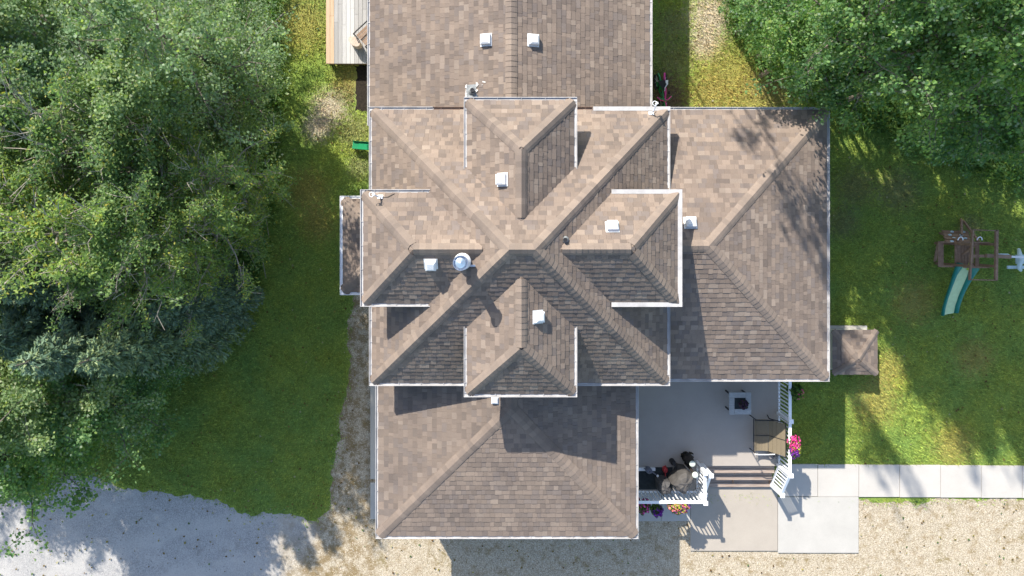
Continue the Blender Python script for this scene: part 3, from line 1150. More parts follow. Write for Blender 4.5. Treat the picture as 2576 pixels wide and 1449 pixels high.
# ------------------------------------------------------------------ small roofed well house by the lawn
wa, wb = P(2096, 832, 0.72), P(2205, 940, 0.72)
wc = P(2159, 903, 0.94)
well = empty('pump_house', (wa.x * .5 + wb.x * .5, wa.y * .5 + wb.y * .5, 0))
tag(well, 'small square shed with a pyramid shingle roof beside the side wing', 'shed')
WINV = Matrix.Translation(well.location).inverted()
mb = MB().box(((wa.x + wb.x) / 2, (wa.y + wb.y) / 2 + .03, 0.35), (wb.x - wa.x - .16, wa.y - wb.y - .12, .70))
o = mb.build('wall', M['siding'], well); o.matrix_parent_inverse = WINV
mb = MB().box(((wa.x + wb.x) / 2 - .03, (wa.y + wb.y) / 2 + .05, 0.07), (wb.x - wa.x + .04, wa.y - wb.y + .06, .14))
o = mb.build('base', M['conc_white'], well); o.matrix_parent_inverse = WINV
cc = [Vector((wa.x, wb.y, .72)), Vector((wb.x, wb.y, .72)), Vector((wb.x, wa.y, .72)), Vector((wa.x, wa.y, .72))]
mb = MB()
for i in range(4):
    mb.add([cc[i], cc[(i + 1) % 4], wc], [(0, 1, 2)])
    mb.add([cc[i], cc[(i + 1) % 4], cc[(i + 1) % 4] - Vector((0, 0, .06)), cc[i] - Vector((0, 0, .06))], [(3, 2, 1, 0)])
wr = mb.build('roof', M['deckroof'], well); wr.matrix_parent_inverse = WINV
save_p, pieces = pieces, []
save_pl, PL = PL, []
save_faces, FACES = FACES, []
WR = dict(obj=wr, hips=[(cc[i], wc) for i in range(4)], tone=0.85)
for i in range(4):
    FACES.append((WR, [cc[i], cc[(i + 1) % 4], wc]))
caps = []
for R, poly in FACES: shingle_face(R, poly, 1.0, 0.12)
for a, b in WR['hips']: cap_line(WR, a, b, 1.0, 0.19, 0.10)
for items, nm in ((pieces, 'shingle'), (caps, 'ridge_cap')):
    for ar, R, V, F, c in items:
        o = MB().add(V, F, c).build(nm, M['shingle'], wr, color=True)
pieces, PL, FACES = save_p, save_pl, save_faces

# ------------------------------------------------------------------ front deck with railings and steps
ZK = 0.75
deck = empty('deck', P(1780, 1070, 0))
tag(deck, 'raised deck with beige vinyl floor and white railings', 'deck')
DINV = Matrix.Translation(deck.location).inverted()


def dpart(o, parent=None):
    o.parent = parent or deck
    if parent is None: o.matrix_parent_inverse = DINV
    return o


DX0, DX1 = 3.45, 9.05
DY0, DYS, DYB = -4.05, -7.85, -8.72
out = [(DX0, DY0), (DX1, DY0), (DX1, DYS), (6.42, DYS), (6.42, DYB), (DX0, DYB)]
fl = MB()
n = len(out)
fl.add([(x, y, ZK) for x, y in out] + [(x, y, ZK - .06) for x, y in out],
       [tuple(range(n - 1, -1, -1)), tuple(range(n, 2 * n))] + [(i, (i + 1) % n, (i + 1) % n + n, i + n) for i in range(n)])
dpart(fl.build('deck_floor', M['vinyldeck']))
sk = MB()
for i in range(n):
    a, b = out[i], out[(i + 1) % n]
    sk.bar((a[0], a[1], ZK - .2), (b[0], b[1], ZK - .2), .05, .22)
dpart(sk.build('rim_joist', M['playwood']))
for x in (3.6, 6.3, 8.9):
    for y in (-4.6, -7.7):
        dpart(MB().box((x, y, .3), (.12, .12, .6)).build('post', M['playwood']))
for y in (-8.6,):
    for x in (3.6, 6.3):
        dpart(MB().box((x, y, .3), (.12, .12, .6)).build('post', M['playwood']))

# steps: three treads, each of two boards, open to the left
for k in range(3):
    zt = ZK - 0.19 * (k + 1)
    for j in range(2):
        yc = DYS - 0.30 * k - 0.075 - 0.15 * j - 0.01
        o = MB().box((7.70, yc, zt - .02), (2.52, 0.140, .04)).build('tread', M['tread'], bevel=.006)
        dpart(o)
    r_ = MB().box((7.70, DYS - 0.30 * k - 0.008, zt + .075), (2.52, .016, .145)).build('riser', M['tread'])
    dpart(r_)
for x in (6.46, 7.7, 8.94):
    dpart(MB().bar((x, DYS, ZK - .30), (x, DYS - .9, .02), .05, .2).build('stringer', M['playwood']))

ZT = ZK + 0.98


def railing(a, b, za, zb_, posts=(True, True), name='railing', step=0.125):
    """a white vinyl railing from a to b; za, zb_ the floor heights at its ends"""
    a, b = Vector(a), Vector(b)
    h = ZT - ZK
    rail = MB().bar((a.x, a.y, za + h), (b.x, b.y, zb_ + h), .09, .05)
    o = dpart(rail.build(name, M['white'], bevel=.008))
    br_ = MB().bar((a.x, a.y, za + .10), (b.x, b.y, zb_ + .10), .05, .05).build('bottom_rail', M['white'])
    br_.parent = o
    L = (b - a).length
    k = int(L / step)
    proto = None
    for i in range(1, k):
        t = i / k
        p = a.lerp(b, t)
        z = za + (zb_ - za) * t
        if proto is None:
            proto = MB().box((0, 0, 0), (.034, .034, h - .15)).build('baluster', M['white'])
            q = proto
        else:
            q = proto.copy(); COL.objects.link(q)
        q.parent = o
        q.location = (p.x, p.y, z + .10 + (h - .12) / 2)
    for on, p, z in ((posts[0], a, za), (posts[1], b, zb_)):
        if on:
            zb0 = z if z > .3 else 0.0
            pm = MB().box((p.x, p.y, (zb0 + z + h + .09) / 2), (.10, .10, z + h + .09 - zb0))
            pm.box((p.x, p.y, z + h + .10), (.14, .14, .03))
            pp = pm.build('newel_post', M['white'], bevel=.006)
            pp.parent = o
    return o


railing((9.0, -4.35), (9.0, -6.1), ZK, ZK)
railing((9.0, -6.1), (9.0, -7.8), ZK, ZK, (False, True))
railing((9.0, -7.8), (9.0, -8.68), ZK, .06, (False, True))
railing((6.32, -7.72), (6.32, -8.66), ZK, ZK)
railing((6.32, -8.66), (3.95, -8.66), ZK, ZK, (False, False))
railing((6.50, -7.80), (6.50, -8.66), ZK, .06, (True, True))

# ------------------------------------------------------------------ things on the deck
# fire table
tp = P(1862, 1015, ZK + .62)
tb = empty('patio_table', (tp.x, tp.y, ZK))
tag(tb, 'square grey tiled patio table with a dark centre, holding a potted plant', 'table')
for k in range(4):
    a = k * math.pi / 2
    R3 = Matrix.Rotation(a, 3, 'Z')
    MB().box(R3 @ Vector((-.09, .265, .60)), (.53, .17, .04), M=R3).build('tile', M['tabletop'], tb, bevel=.004)
MB().box((0, 0, .585), (.36, .36, .03)).build('table_centre', M['mat'], tb)
for sx in (-1, 1):
    for sy in (-1, 1):
        MB().bar((sx * .27, sy * .27, 0), (sx * .27, sy * .27, .57), .04, .04).build('leg', M['black'], tb)
MB().box((0, 0, .53), (.62, .62, .06)).build('apron', M['black'], tb)


def foliage(n, c, rad, cols, size, seed, flat=0.8, shell=0.5):
    """leaf or petal quads on and in an ellipsoid"""
    r = np.random.default_rng(seed)
    d_ = r.normal(size=(n, 3))
    d_ /= np.linalg.norm(d_, axis=1)[:, None]
    rad = np.array(rad)
    q = d_ * rad * (shell + (1 - shell) * r.random((n, 1)) ** .5) * (1 + .14 * np.sin(d_[:, :1] * 7 + d_[:, 1:2] * 5))
    nrm = d_ * .8 + r.normal(size=(n, 3)) * .5 + np.array([0, 0, .4])
    nrm /= np.linalg.norm(nrm, axis=1)[:, None]
    t = np.cross(nrm, r.normal(size=(n, 3)))
    t /= np.linalg.norm(t, axis=1)[:, None]
    b = np.cross(nrm, t)
    s = size * (0.6 + .8 * r.random((n, 1)))
    ctr = q + np.array(c)
    V = np.stack([ctr - t * s * .5, ctr - b * s * .38, ctr + t * s * .5, ctr + b * s * .38], axis=1)
    ci = r.integers(0, len(cols), n)
    C = np.array(cols)[ci] * (0.75 + .5 * r.random((n, 1)))
    return V, C


GREENS = [(.06, .13, .025), (.09, .17, .03), (.13, .20, .03), (.045, .09, .025)]


def flower_basket(loc, rad, petals, label, cat='flower basket', group='flower baskets along the deck', seed=1, np_=420, pot_h=.24, nl=700):
    e = empty('flower_basket', loc)
    tag(e, label, cat, group)
    MB().lathe([(rad[0] * .45, -pot_h), (rad[0] * .72, 0.0), (rad[0] * .66, 0.0), (rad[0] * .6, -.03)], (0, 0, 0), 14).build('pot', M['pot'], e)
    V, C = foliage(nl, (0, 0, .04), rad, GREENS, .075, seed)
    quads_object('foliage', V, M['leaf'], C, e)
    for k, (nm, cols, part, off) in enumerate(petals):
        V, C = foliage(int(np_ * part), (off[0], off[1], .06), (rad[0] * off[2], rad[1] * off[2], rad[2] * 1.05), cols, .062, seed + 9 + k, shell=.85)
        o = quads_object(nm, V, M['petal'], C, e)
        o['kind'] = 'stuff'
    return e


PINKS = [(.62, .06, .30), (.70, .13, .42), (.55, .03, .22)]
PURP = [(.15, .02, .28), (.22, .04, .36)]
YEL = [(.45, .45, .06), (.32, .38, .05)]
CORAL = [(.60, .16, .16), (.66, .26, .28), (.42, .09, .20)]
q = P(1996, 1122, 1.72)
flower_basket((q.x, q.y, 1.66), (.21, .31, .22), [('pink_blossoms', PINKS, 1.0, (0, .04, .98)), ('yellow_blossoms', YEL, .45, (.02, -.05, .85)), ('purple_blossoms', PURP, .45, (0, -.14, .8))],
              'bright pink flower basket hanging outside the sunny deck railing', seed=21)
q = P(2001, 985, 1.72)
flower_basket((q.x, q.y, 1.60), (.22, .27, .22), [('pink_blossoms', PINKS, .12, (.10, -.08, .7))], 'dark leafy flower basket in the shade beside the wing roof', seed=22, nl=1100)
q = P(1706, 1277, 1.66)
flower_basket((q.x, q.y, 1.60), (.34, .19, .20), [('coral_blossoms', CORAL, .42, (0, 0, .98)), ('yellow_blossoms', YEL, .55, (0, 0, .95)), ('purple_blossoms', PURP, .25, (.04, 0, .9))],
              'coral and yellow flower basket on the sunny rail by the covered grills', seed=23, np_=520)
q = P(1617, 1276, 1.5)
flower_basket((q.x, q.y, 1.40), (.24, .24, .2), [('pink_blossoms', PINKS, .55, (0, .02, 1.0))], 'pink flower basket in the shade next to the front roof gutter', seed=24)
q = P(1650, 1283, 1.3)
flower_basket((q.x, q.y, 1.26), (.19, .18, .18), [('purple_blossoms', PURP, .8, (.03, -.03, 1.0))], 'purple flower basket in the shade right of the pink one', seed=25)
pl = empty('potted_plant', (tp.x + .06, tp.y - .01, ZK + .602))
tag(pl, 'dark purple potted plant standing on the patio table', 'plant')
MB().lathe([(.07, 0), (.10, .12), (.09, .12)], (0, 0, 0), 14).build('pot', M['pot'], pl)
V, C = foliage(420, (0, 0, .17), (.15, .15, .10), [(.05, .06, .03), (.09, .04, .11), (.06, .03, .10)], .06, 31)
quads_object('foliage', V, M['leaf'], C, pl)

# sling bench
bp = P(1934, 1096, ZK + .45)
bn = empty('patio_bench', (bp.x, bp.y, ZK), 0)
tag(bn, 'two seat patio bench with tan sling seat and back against the railing', 'bench')
for k in range(2):
    yc = .26 - k * .52
    s = MB()
    for i in range(5):
        x0, x1 = -.46 + i * .09, -.46 + (i + 1) * .09 - .004
        zz = lambda x: .42 - .05 * math.sin((x + .46) / .46 * 3.14) + (.03 if x < -.44 else 0)
        s.add([(x0, yc - .25, zz(x0)), (x1, yc - .25, zz(x1)), (x1, yc + .25, zz(x1)), (x0, yc + .25, zz(x0)),
               (x0, yc - .25, zz(x0) - .015), (x1, yc - .25, zz(x1) - .015), (x1, yc + .25, zz(x1) - .015), (x0, yc + .25, zz(x0) - .015)],
              [(0, 1, 2, 3), (7, 6, 5, 4), (0, 4, 5, 1), (3, 2, 6, 7), (0, 3, 7, 4), (1, 5, 6, 2)])
    s.build('seat', M['sling'], bn)
    b = MB()
    for i in range(4):
        t0, t1 = i / 4, (i + 1) / 4 - .01
        f = lambda t: (.0 + .33 * t, .42 + .55 * t)
        (xa, za), (xb, zb2) = f(t0), f(t1)
        b.add([(xa, yc - .25, za), (xb, yc - .25, zb2), (xb, yc + .25, zb2), (xa, yc + .25, za),
               (xa + .012, yc - .25, za - .012), (xb + .012, yc - .25, zb2 - .012), (xb + .012, yc + .25, zb2 - .012), (xa + .012, yc + .25, za - .012)],
              [(0, 3, 2, 1), (4, 5, 6, 7), (0, 1, 5, 4), (3, 7, 6, 2), (0, 4, 7, 3), (1, 2, 6, 5)])
    b.build('backrest', M['sling'], bn)
for sy in (-1, 1):
    y = sy * .545
    MB().tube([(-.50, y, .60), (-.40, y, .655), (-.1, y, .655), (.14, y, .62)], .018, 6).build('armrest', M['black'] if sy > 0 else M['vent'], bn)  # south arm gets a pale colour for the sunlight falling on it
    MB().tube([(-.46, y, .0), (-.45, y, .60)], .016, 6).build('leg', M['black'], bn)
    MB().tube([(.12, y, 0), (.02, y, .42), (.34, y, .98)], .016, 6).build('leg', M['black'], bn)
MB().tube([(-.47, -.53, .40), (-.47, .53, .40)], .014, 6).tube([(.34, -.53, .98), (.34, .53, .98)], .014, 6).tube([(-.47, 0, .40), (0, 0, .425), (.335, 0, .98)], .012, 6).build('frame', M['black'], bn)


def lumpy(prof, sx, sy, seed, n=18, amp=.10):
    """a draped cloth body: rings with folds"""
    rnd = random.Random(seed)
    ph = [rnd.uniform(0, 6.28) for _ in range(5)]
    V, F = [], []
    for r, z in prof:
        for k in range(n):
            a = 2 * math.pi * k / n
            ca, sa = math.cos(a), math.sin(a)
            sq = 1 / max(abs(ca), abs(sa)) ** .75
            w = 1 + amp * (.5 * math.sin(3 * a + ph[0] + z * 3) + .4 * math.sin(7 * a + ph[1] - z * 4) + .3 * math.sin(11 * a + ph[2]))
            V.append((ca * r * sx * sq * w, sa * r * sy * sq * w, z + .02 * math.sin(5 * a + ph[3])))
    for i in range(len(prof) - 1):
        for k in range(n):
            F.append((i * n + k, i * n + (k + 1) % n, (i + 1) * n + (k + 1) % n, (i + 1) * n + k))
    F.append(tuple(range((len(prof) - 1) * n, len(prof) * n)))
    return V, F


def covered_grill(px, py, rz, sx, sy, h, mat, label, seed):
    p = P(px, py, ZK + h * .9)
    e = empty('covered_grill', (p.x, p.y, ZK), rz)
    tag(e, label, 'grill')
    V, F = lumpy([(1.0, .16), (.98, h * .55), (1.0, h * .72), (.93, h * .86), (.62, h * .97), (.25, h)], sx, sy, seed)
    MB().add(V, F).build('cover', mat, e, smooth=False)
    st = MB()
    st.tube([(-sx * .7, 0, h * .96), (-sx * .2, sy * .15, h * 1.0), (sx * .45, 0, h * .985)], .014, 6)
    st.build('strap', mat, e)
    for a in (-1, 1):
        for b in (-1, 1):
            MB().tube([(a * sx * .75, b * sy * .7, 0), (a * sx * .75, b * sy * .7, .2)], .025, 8).build('leg', M['black'], e)
    return e


covered_grill(1722, 1216, -.62, .25, .34, 1.06, M['cover'], 'large grill under a taupe cloth cover in the railing corner', 3)
covered_grill(1674, 1229, .12, .20, .21, .86, M['coverdark'], 'smaller grill under a crumpled grey cover left of the taupe one', 8)


def lantern(px, py, h, label, tw=False):
    p = P(px, py, ZK + h)
    e = empty('solar_lantern', (p.x, p.y, ZK))
    tag(e, label, 'lantern', 'round topped lanterns by the railing')
    MB().lathe([(.13 if tw else .06, 0), (.16 if tw else .05, h * .35), (.10 if tw else .04, h * .8), (.09, h - .03)], (0, 0, 0), 14).build('stand', M['wicker'], e)
    if tw:
        V, C = foliage(160, (0, 0, h * .3), (.2, .2, .25), [(.03, .025, .02), (.05, .04, .03)], .09, 77)
        quads_object('wicker_fringe', V, M['leaf'], C, e)
    MB().lathe([(.095, h - .03), (.098, h), (.085, h + .012), (.06, h + .016), (.0, h + .018)], (0, 0, 0), 20).build('disc', M['lamp'], e)


lantern(1742, 1167, .85, 'round pale lantern disc on a dark wicker stand at the top of the railing', True)
lantern(1749, 1195, 1.12, 'round glassy lantern disc standing over the taupe grill cover')

pb = P(1693, 1163, ZK + .2)
e = empty('gas_bottle', (pb.x, pb.y, ZK))
tag(e, 'black gas bottle standing behind the taupe covered grill', 'gas bottle')
MB().lathe([(.07, 0), (.085, .02), (.085, .26), (.06, .32), (.025, .34)], (0, 0, 0), 16).build('tank', M['black'], e)
MB().lathe([(.025, .34), (.025, .40), (.05, .40), (.05, .42)], (0, 0, 0), 12).build('valve', M['black'], e)
MB().tube([(0, -.02, .40), (.08, -.18, .42), (.10, -.36, .5)], .018, 6).build('hose', M['black'], e)


def watering_can(px, py, rz, mat, label, s=1.0):
    p = P(px, py, ZK + .2)
    e = empty('watering_can', (p.x, p.y, ZK + .008), rz)
    e.scale = (s, s, s)
    tag(e, label, 'watering can')
    MB().lathe([(.115, 0), (.125, .03), (.115, .18), (.08, .25), (.045, .27), (.035, .265)], (0, 0, 0), 18, sx=1, sy=.8).build('body', mat, e)
    MB().tube([(.10, 0, .06), (.20, 0, .17), (.28, 0, .27)], [.028, .02, .014], 8).build('spout', mat, e)
    MB().lathe([(.015, 0), (.042, .03), (.036, .036)], (.285, 0, .262), 12).build('spout_rose', M['vent'] if mat is not M['red'] else mat, e)
    MB().tube([(-.10, 0, .06), (-.18, 0, .16), (-.12, 0, .30), (.0, 0, .31), (.04, 0, .26)], .013, 7).build('handle', mat, e)
    MB().lathe([(.03, .268), (.028, .274), (0, .274)], (0.0, 0, 0), 12).build('opening', M['black'], e)


watering_can(1633, 1185, -.45, M['greycan'], 'grey watering can on the dark mat beside the gutter')
watering_can(1675, 1184, -1.57, M['red'], 'red watering can on the deck left of the grills', .85)
mt = P(1638, 1222, ZK)
o = MB().box((4.50, -8.26, ZK + .004), (2.08, .74, .008)).build('mat_with_shade', M['mat'], bevel=.003)  # mat stretched over the corner, its dark colour also standing in for shadow
tag(o, 'dark rubber mat under the watering can, widened to include the corner shadow', 'mat')
o = MB().box((4.35, -7.93, ZK + .06), (1.2, .10, .10)).build('plank_offcut', M['vent'])
tag(o, 'pale narrow board lying on the dark mat', 'board')
hb = P(1943, 1147, ZK + .1)
V, F = lumpy([(.55, .0), (1.0, .06), (.95, .14), (.6, .2), (.2, .22)], .15, .09, 15, 14, .3)
o = MB().add([(x, y, z) for x, y, z in V], F).build('stone_ornament', M['fluff'], loc=(hb.x, hb.y, ZK + .022))
tag(o, 'mottled grey and white ornament on the deck below the bench', 'ornament')

# ------------------------------------------------------------------ back deck of wooden planks, chair and stump
wd = empty('plank_deck', P(870, 60))
tag(wd, 'low deck of tan and grey wooden planks beside the back wing', 'deck')
WDI = Matrix.Translation(wd.location).inverted()
ZW = 0.45
yb = P(0, 160, ZW).y
xk = P(820, 0, ZW).x
mats = ['plank_tan', 'plank_tan', 'plank_grey', 'plank_grey', 'plank_pale', 'plank_pale', 'plank_pale', 'plank_grey', 'plank_grey', 'plank_grey', 'plank_grey']
for i, mname in enumerate(mats):
    w = 0.135
    cuts = [yb, yb + random.uniform(1.2, 2.4), 10.4] if i not in (0, 5) else [yb, 10.4]
    for a, b in zip(cuts[:-1], cuts[1:]):
        o = MB().box((xk + w * (i + .5), (a + b) / 2, ZW - .018), (w - .007, b - a - .004, .036)).build('plank', M[mname], wd, bevel=.003)
        o.matrix_parent_inverse = WDI
fr = MB()
for y in (yb + .03, yb + 1.6, yb + 3.2, 10.3):
    fr.box((xk + .74, y, ZW - .11), (1.44, .045, .14))
for x in (xk + .1, xk + 1.35):
    for y in (yb + .1, 8.0, 10.2):
        fr.box((x, y, .17), (.1, .1, .34))
o = fr.build('frame', M['playwood'], wd); o.matrix_parent_inverse = WDI

cp_ = P(915, 92, ZW + .45)
ch = empty('slat_chair', (cp_.x + .10, cp_.y, ZW), math.radians(-47))
tag(ch, 'wooden slat chair with black arms half under the back eave', 'chair')
for k in range(6):
    MB().bar((-.24 + k * .085, -.22, .42), (-.24 + k * .085, .34, .44), .07, .02).build('slat', M['chairwood'], ch)
for k in range(6):
    MB().bar((-.24 + k * .085, .34, .46), (-.24 + k * .085, .55, .95), .07, .02, up=(0, 1, 0)).build('slat', M['chairwood'], ch)
for sx in (-.30, .27):
    MB().tube([(sx, -.28, .62), (sx, -.1, .65), (sx, .38, .64)], .022, 6).build('armrest', M['black'], ch)
    MB().tube([(sx, -.24, 0), (sx, -.26, .62)], .02, 6).build('leg', M['black'], ch)
    MB().tube([(sx, .45, 0), (sx, .34, .64)], .02, 6).build('leg', M['black'], ch)
sp = P(891, 104, ZW + .42)
o = MB().lathe([(.17, 0), (.19, .05), (.18, .36), (.185, .42), (.0, .425)], (0, 0, 0), 14, sx=1.15, sy=.72, rz=-.65).build('log_stool', M['stump'], loc=(sp.x, sp.y, ZW))
tag(o, 'stool cut from a pale log standing beside the slat chair', 'stool')

gs = P(909, 366, .35)
e = empty('play_slide', (gs.x, gs.y, 0), math.radians(172))
tag(e, 'end of a small bright green plastic slide beside the house wall', 'slide')
s = MB()
prof = [(-.13, .09), (-.12, .0), (.12, .0), (.13, .09)]
pts = [(-.55, .62), (-.2, .42), (.15, .22), (.33, .19)]
V = [(x, y, z + dz) for x, z in pts for y, dz in prof] + [(x, y * 1.06, z + dz - .02) for x, z in pts for y, dz in prof]
F = []
for i in range(3):
    for j in range(3):
        F.append((i * 4 + j, i * 4 + j + 1, i * 4 + j + 5, i * 4 + j + 4))
        F.append((16 + i * 4 + j + 4, 16 + i * 4 + j + 5, 16 + i * 4 + j + 1, 16 + i * 4 + j))
for i in range(3):
    F += [(i * 4, i * 4 + 4, i * 4 + 20, i * 4 + 16), (i * 4 + 7, i * 4 + 3, i * 4 + 19, i * 4 + 23)]
F += [(12, 13, 29, 28), (13, 14, 30, 29), (14, 15, 31, 30)]
s.add(V, F).build('chute', M['chute'], e)
MB().tube([(.28, -.1, 0), (.28, -.1, .18)], .03, 8).tube([(.28, .1, 0), (.28, .1, .18)], .03, 8).tube([(-.5, 0, 0), (-.5, 0, .58)], .04, 8).build('support', M['chute'], e)


# ------------------------------------------------------------------ children's bikes by the back wing
def bike(px, py, rz, lean, mat, seatmat, label, r=.20):
    p = P(px, py, .2)
    e = empty('bicycle', (p.x, p.y, 0), rz)
    e.rotation_euler = (lean, 0, rz)
    e.scale = (1.15, 1.15, 1.15)
    tag(e, label, 'bicycle')
    for x in (-.38, .38):
        w = MB()
        ring = [(x + r * math.cos(a), 0, r + r * math.sin(a) + .02) for a in np.linspace(0, 2 * math.pi, 21)]
        w.tube(ring, .028, 7, cap=False)
        w = w.build('wheel', M['tyre'], e)
        sp_ = MB()
        for k in range(8):
            a = k * math.pi / 4
            sp_.tube([(x, 0, r + .02), (x + r * .93 * math.cos(a), 0, r + .02 + r * .93 * math.sin(a))], .005, 4)
        sp_.lathe([(.02, -.03), (.02, .03)], (x, 0, r + .02), 8)
        o = sp_.build('spokes', M['vent'], e)
        o.parent = w
        gd = [(x + (r + .05) * math.cos(a), 0, r + .02 + (r + .05) * math.sin(a)) for a in np.linspace(.5, 2.4, 8)]
        MB().tube(gd, .03, 6).build('mudguard', mat, e)
    f = MB()
    f.tube([(-.38, 0, r), (-.1, 0, .24), (.24, 0, .50), (.27, 0, .60)], .024, 7)
    f.tube([(-.1, 0, .24), (-.17, 0, .56)], .022, 7)
    f.tube([(.38, 0, r), (.26, 0, .56)], .022, 7)
    f.tube([(-.16, 0, .50), (.22, 0, .46)], .02, 7)
    f.tube([(-.38, 0, r), (-.15, 0, .46)], .016, 6)
    f.build('frame', mat, e)
    MB().add([(-.32, -.12, .60), (-.32, .12, .60), (-.20, .11, .61), (-.10, .03, .60), (-.02, .02, .595), (-.02, -.02, .595), (-.10, -.03, .60), (-.20, -.11, .61),
              (-.30, -.08, .56), (-.30, .08, .56), (-.20, .07, .55), (-.10, .02, .55), (-.02, .015, .565), (-.02, -.015, .565), (-.10, -.02, .55), (-.20, -.07, .55)],
             [(7, 6, 5, 4, 3, 2, 1, 0)] + [(i, (i + 1) % 8, (i + 1) % 8 + 8, i + 8) for i in range(8)] + [tuple(range(8, 16))]).build('saddle', seatmat, e)
    MB().tube([(.16, -.20, .66), (.24, -.12, .68), (.28, 0, .62), (.24, .12, .68), (.16, .20, .66)], .016, 6).build('handlebar', mat, e)
    for y in (-.09, .09):
        MB().box((-.1 + (.08 if y > 0 else -.08), y, .24), (.09, .05, .02)).build('pedal', M['tyre'], e)
    return e


bike(1681, 236, math.radians(-88), .34, M['pink'], M['white'], 'pink child bicycle with a white saddle by the roof corner')
bike(1655, 238, math.radians(-80), -.15, M['bikegreen'], M['tyre'], 'dark green child bicycle between the wall and the pink one')

# ------------------------------------------------------------------ play frame
pf = empty('playset', P(2430, 640))
tag(pf, 'brown wooden play frame with climbing wall and green slide on the lawn', 'playset')
PI_ = Matrix.Translation(pf.location).inverted()


def ppart(o, parent=None):
    o.parent = parent or pf
    o.matrix_parent_inverse = PI_
    return o


ZPF, ZTOP = 1.10, 1.92
W_ = M['playwood']
tx0, tx1 = P(2402, 0, ZPF).x, P(2450, 0, ZPF).x
ty1, ty0 = P(0, 611, ZPF).y, P(0, 669, ZPF).y
fx0, fx1 = P(2447, 0, ZTOP).x, P(2507, 0, ZTOP).x
fx0b = P(2439, 0, ZTOP).x
fy1, fy0 = P(0, 578, ZTOP).y, P(0, 705, ZTOP).y
lx0 = P(2357, 0, .85).x
for x in (fx0, fx1):
    for y in (ty0 + .03, ty1 - .03):
        ppart(MB().box((x, y, ZTOP / 2), (.08, .08, ZTOP)).build('post', W_))
nb_ = 6
for k in range(nb_):
    x = tx0 + (tx1 - tx0) * (k + .5) / nb_
    ppart(MB().box((x, (ty0 + ty1) / 2, ZPF - .015), ((tx1 - tx0) / nb_ - .012, ty1 - ty0, .03)).build('floor_board', W_))
for y in (ty0 - .02, ty1 + .02):
    ppart(MB().bar((lx0 + .05, y, .83), (tx1, y, ZPF + .02), .06, .11).build('rail', W_))
    ppart(MB().bar((tx1, y, ZPF), (fx1, y, ZPF), .05, .09).build('rail', W_))
    ppart(MB().bar((tx0, y, ZPF + .45), (fx1, y, ZPF + .47), .04, .08).build('rail', W_))
ppart(MB().box((lx0 + .09, (ty0 + ty1) / 2, .90), (.18, ty1 - ty0 + .04, .03)).build('counter', W_))
ppart(MB().bar((lx0 + .55, ty0, .98), (lx0 + .55, ty1, .98), .07, .05).build('rail', W_))
ppart(MB().bar((lx0 + .22, ty1 - .05, .55), (lx0 + .42, ty0 + .1, .05), .10, .03).build('brace', W_))
ppart(MB().bar((tx0 + .25, (ty0 + ty1) / 2, ZPF + .05), (tx0 + .36, ty1, ZPF + .50), .07, .06).build('brace', W_))
for y in (ty0 + .10, ty0 + .29, ty1 - .16):
    ppart(MB().bar((tx1 + .02, y, .80), (fx1, y, .80), .08, .04).build('crossbar', W_))
ppart(MB().box((fx1 - .08, (ty0 + ty1) / 2, .78), (.16, ty1 - ty0, .03)).build('floor_board', W_))
ppart(MB().bar((tx0 + .48, ty0, ZPF + .35), (tx0 + .48, ty1, ZPF + .35), .12, .04).build('rail', W_))
# open top frame
for a, b, w in (((fx0, fy1, ZTOP), (fx1, fy1 - .03, ZTOP), .03), ((fx1, fy1, ZTOP), (fx1 - .02, fy0, ZTOP), .08), ((fx1, fy0, ZTOP), (fx0b, fy0 + .02, ZTOP), .03), ((fx0b, fy0, ZTOP), (fx0, fy1, ZTOP), .05)):
    ppart(MB().bar(a, b, w, .08).build('roof_beam', W_))
# climbing wall sloping up to the floor on the north side, with pale holds
for k in range(4):
    t = k / 3
    py_, z = 583 + t * 24, .32 + t * .72
    a, b = P(2370 + 8 * t, py_, z), P(2436 + 6 * t, py_ + 1, z)
    o = ppart(MB().bar(a, b, .14, .025, up=(0, .8, .6)).build('climbing_board', W_))
    for j in range(2 if k < 3 else 1):
        h_ = a.lerp(b, (.36, .80)[j] - .12 * (k % 2))
        o2 = MB().lathe([(.06, 0), (.05, .03), (.02, .045)], (h_.x, h_.y, h_.z + .012), 10, sx=1.1, sy=.7).build('climbing_hold', M['paleblue'])
        o2.parent = o
ppart(MB().bar(P(2365, 586, .15), P(2412, 606, ZPF), .09, .05).build('brace', W_))
ppart(MB().bar(P(2419, 552, .05), P(2419, 590, .75), .09, .04).build('ladder_rail', W_))
ppart(MB().bar(P(2424, 556, .05), P(2462, 607, ZPF), .08, .05).build('ladder_rail', W_))
for px_ in (2416, 2464):
    q = P(px_, 604, ZPF + .5)
    pts = [(q.x + .08 * math.cos(a), q.y + .10 * math.sin(a), ZPF + .50 + .03 * math.sin(a)) for a in np.linspace(0, math.pi, 8)]
    ppart(MB().tube(pts, .018, 6).build('grab_handle', M['white']))
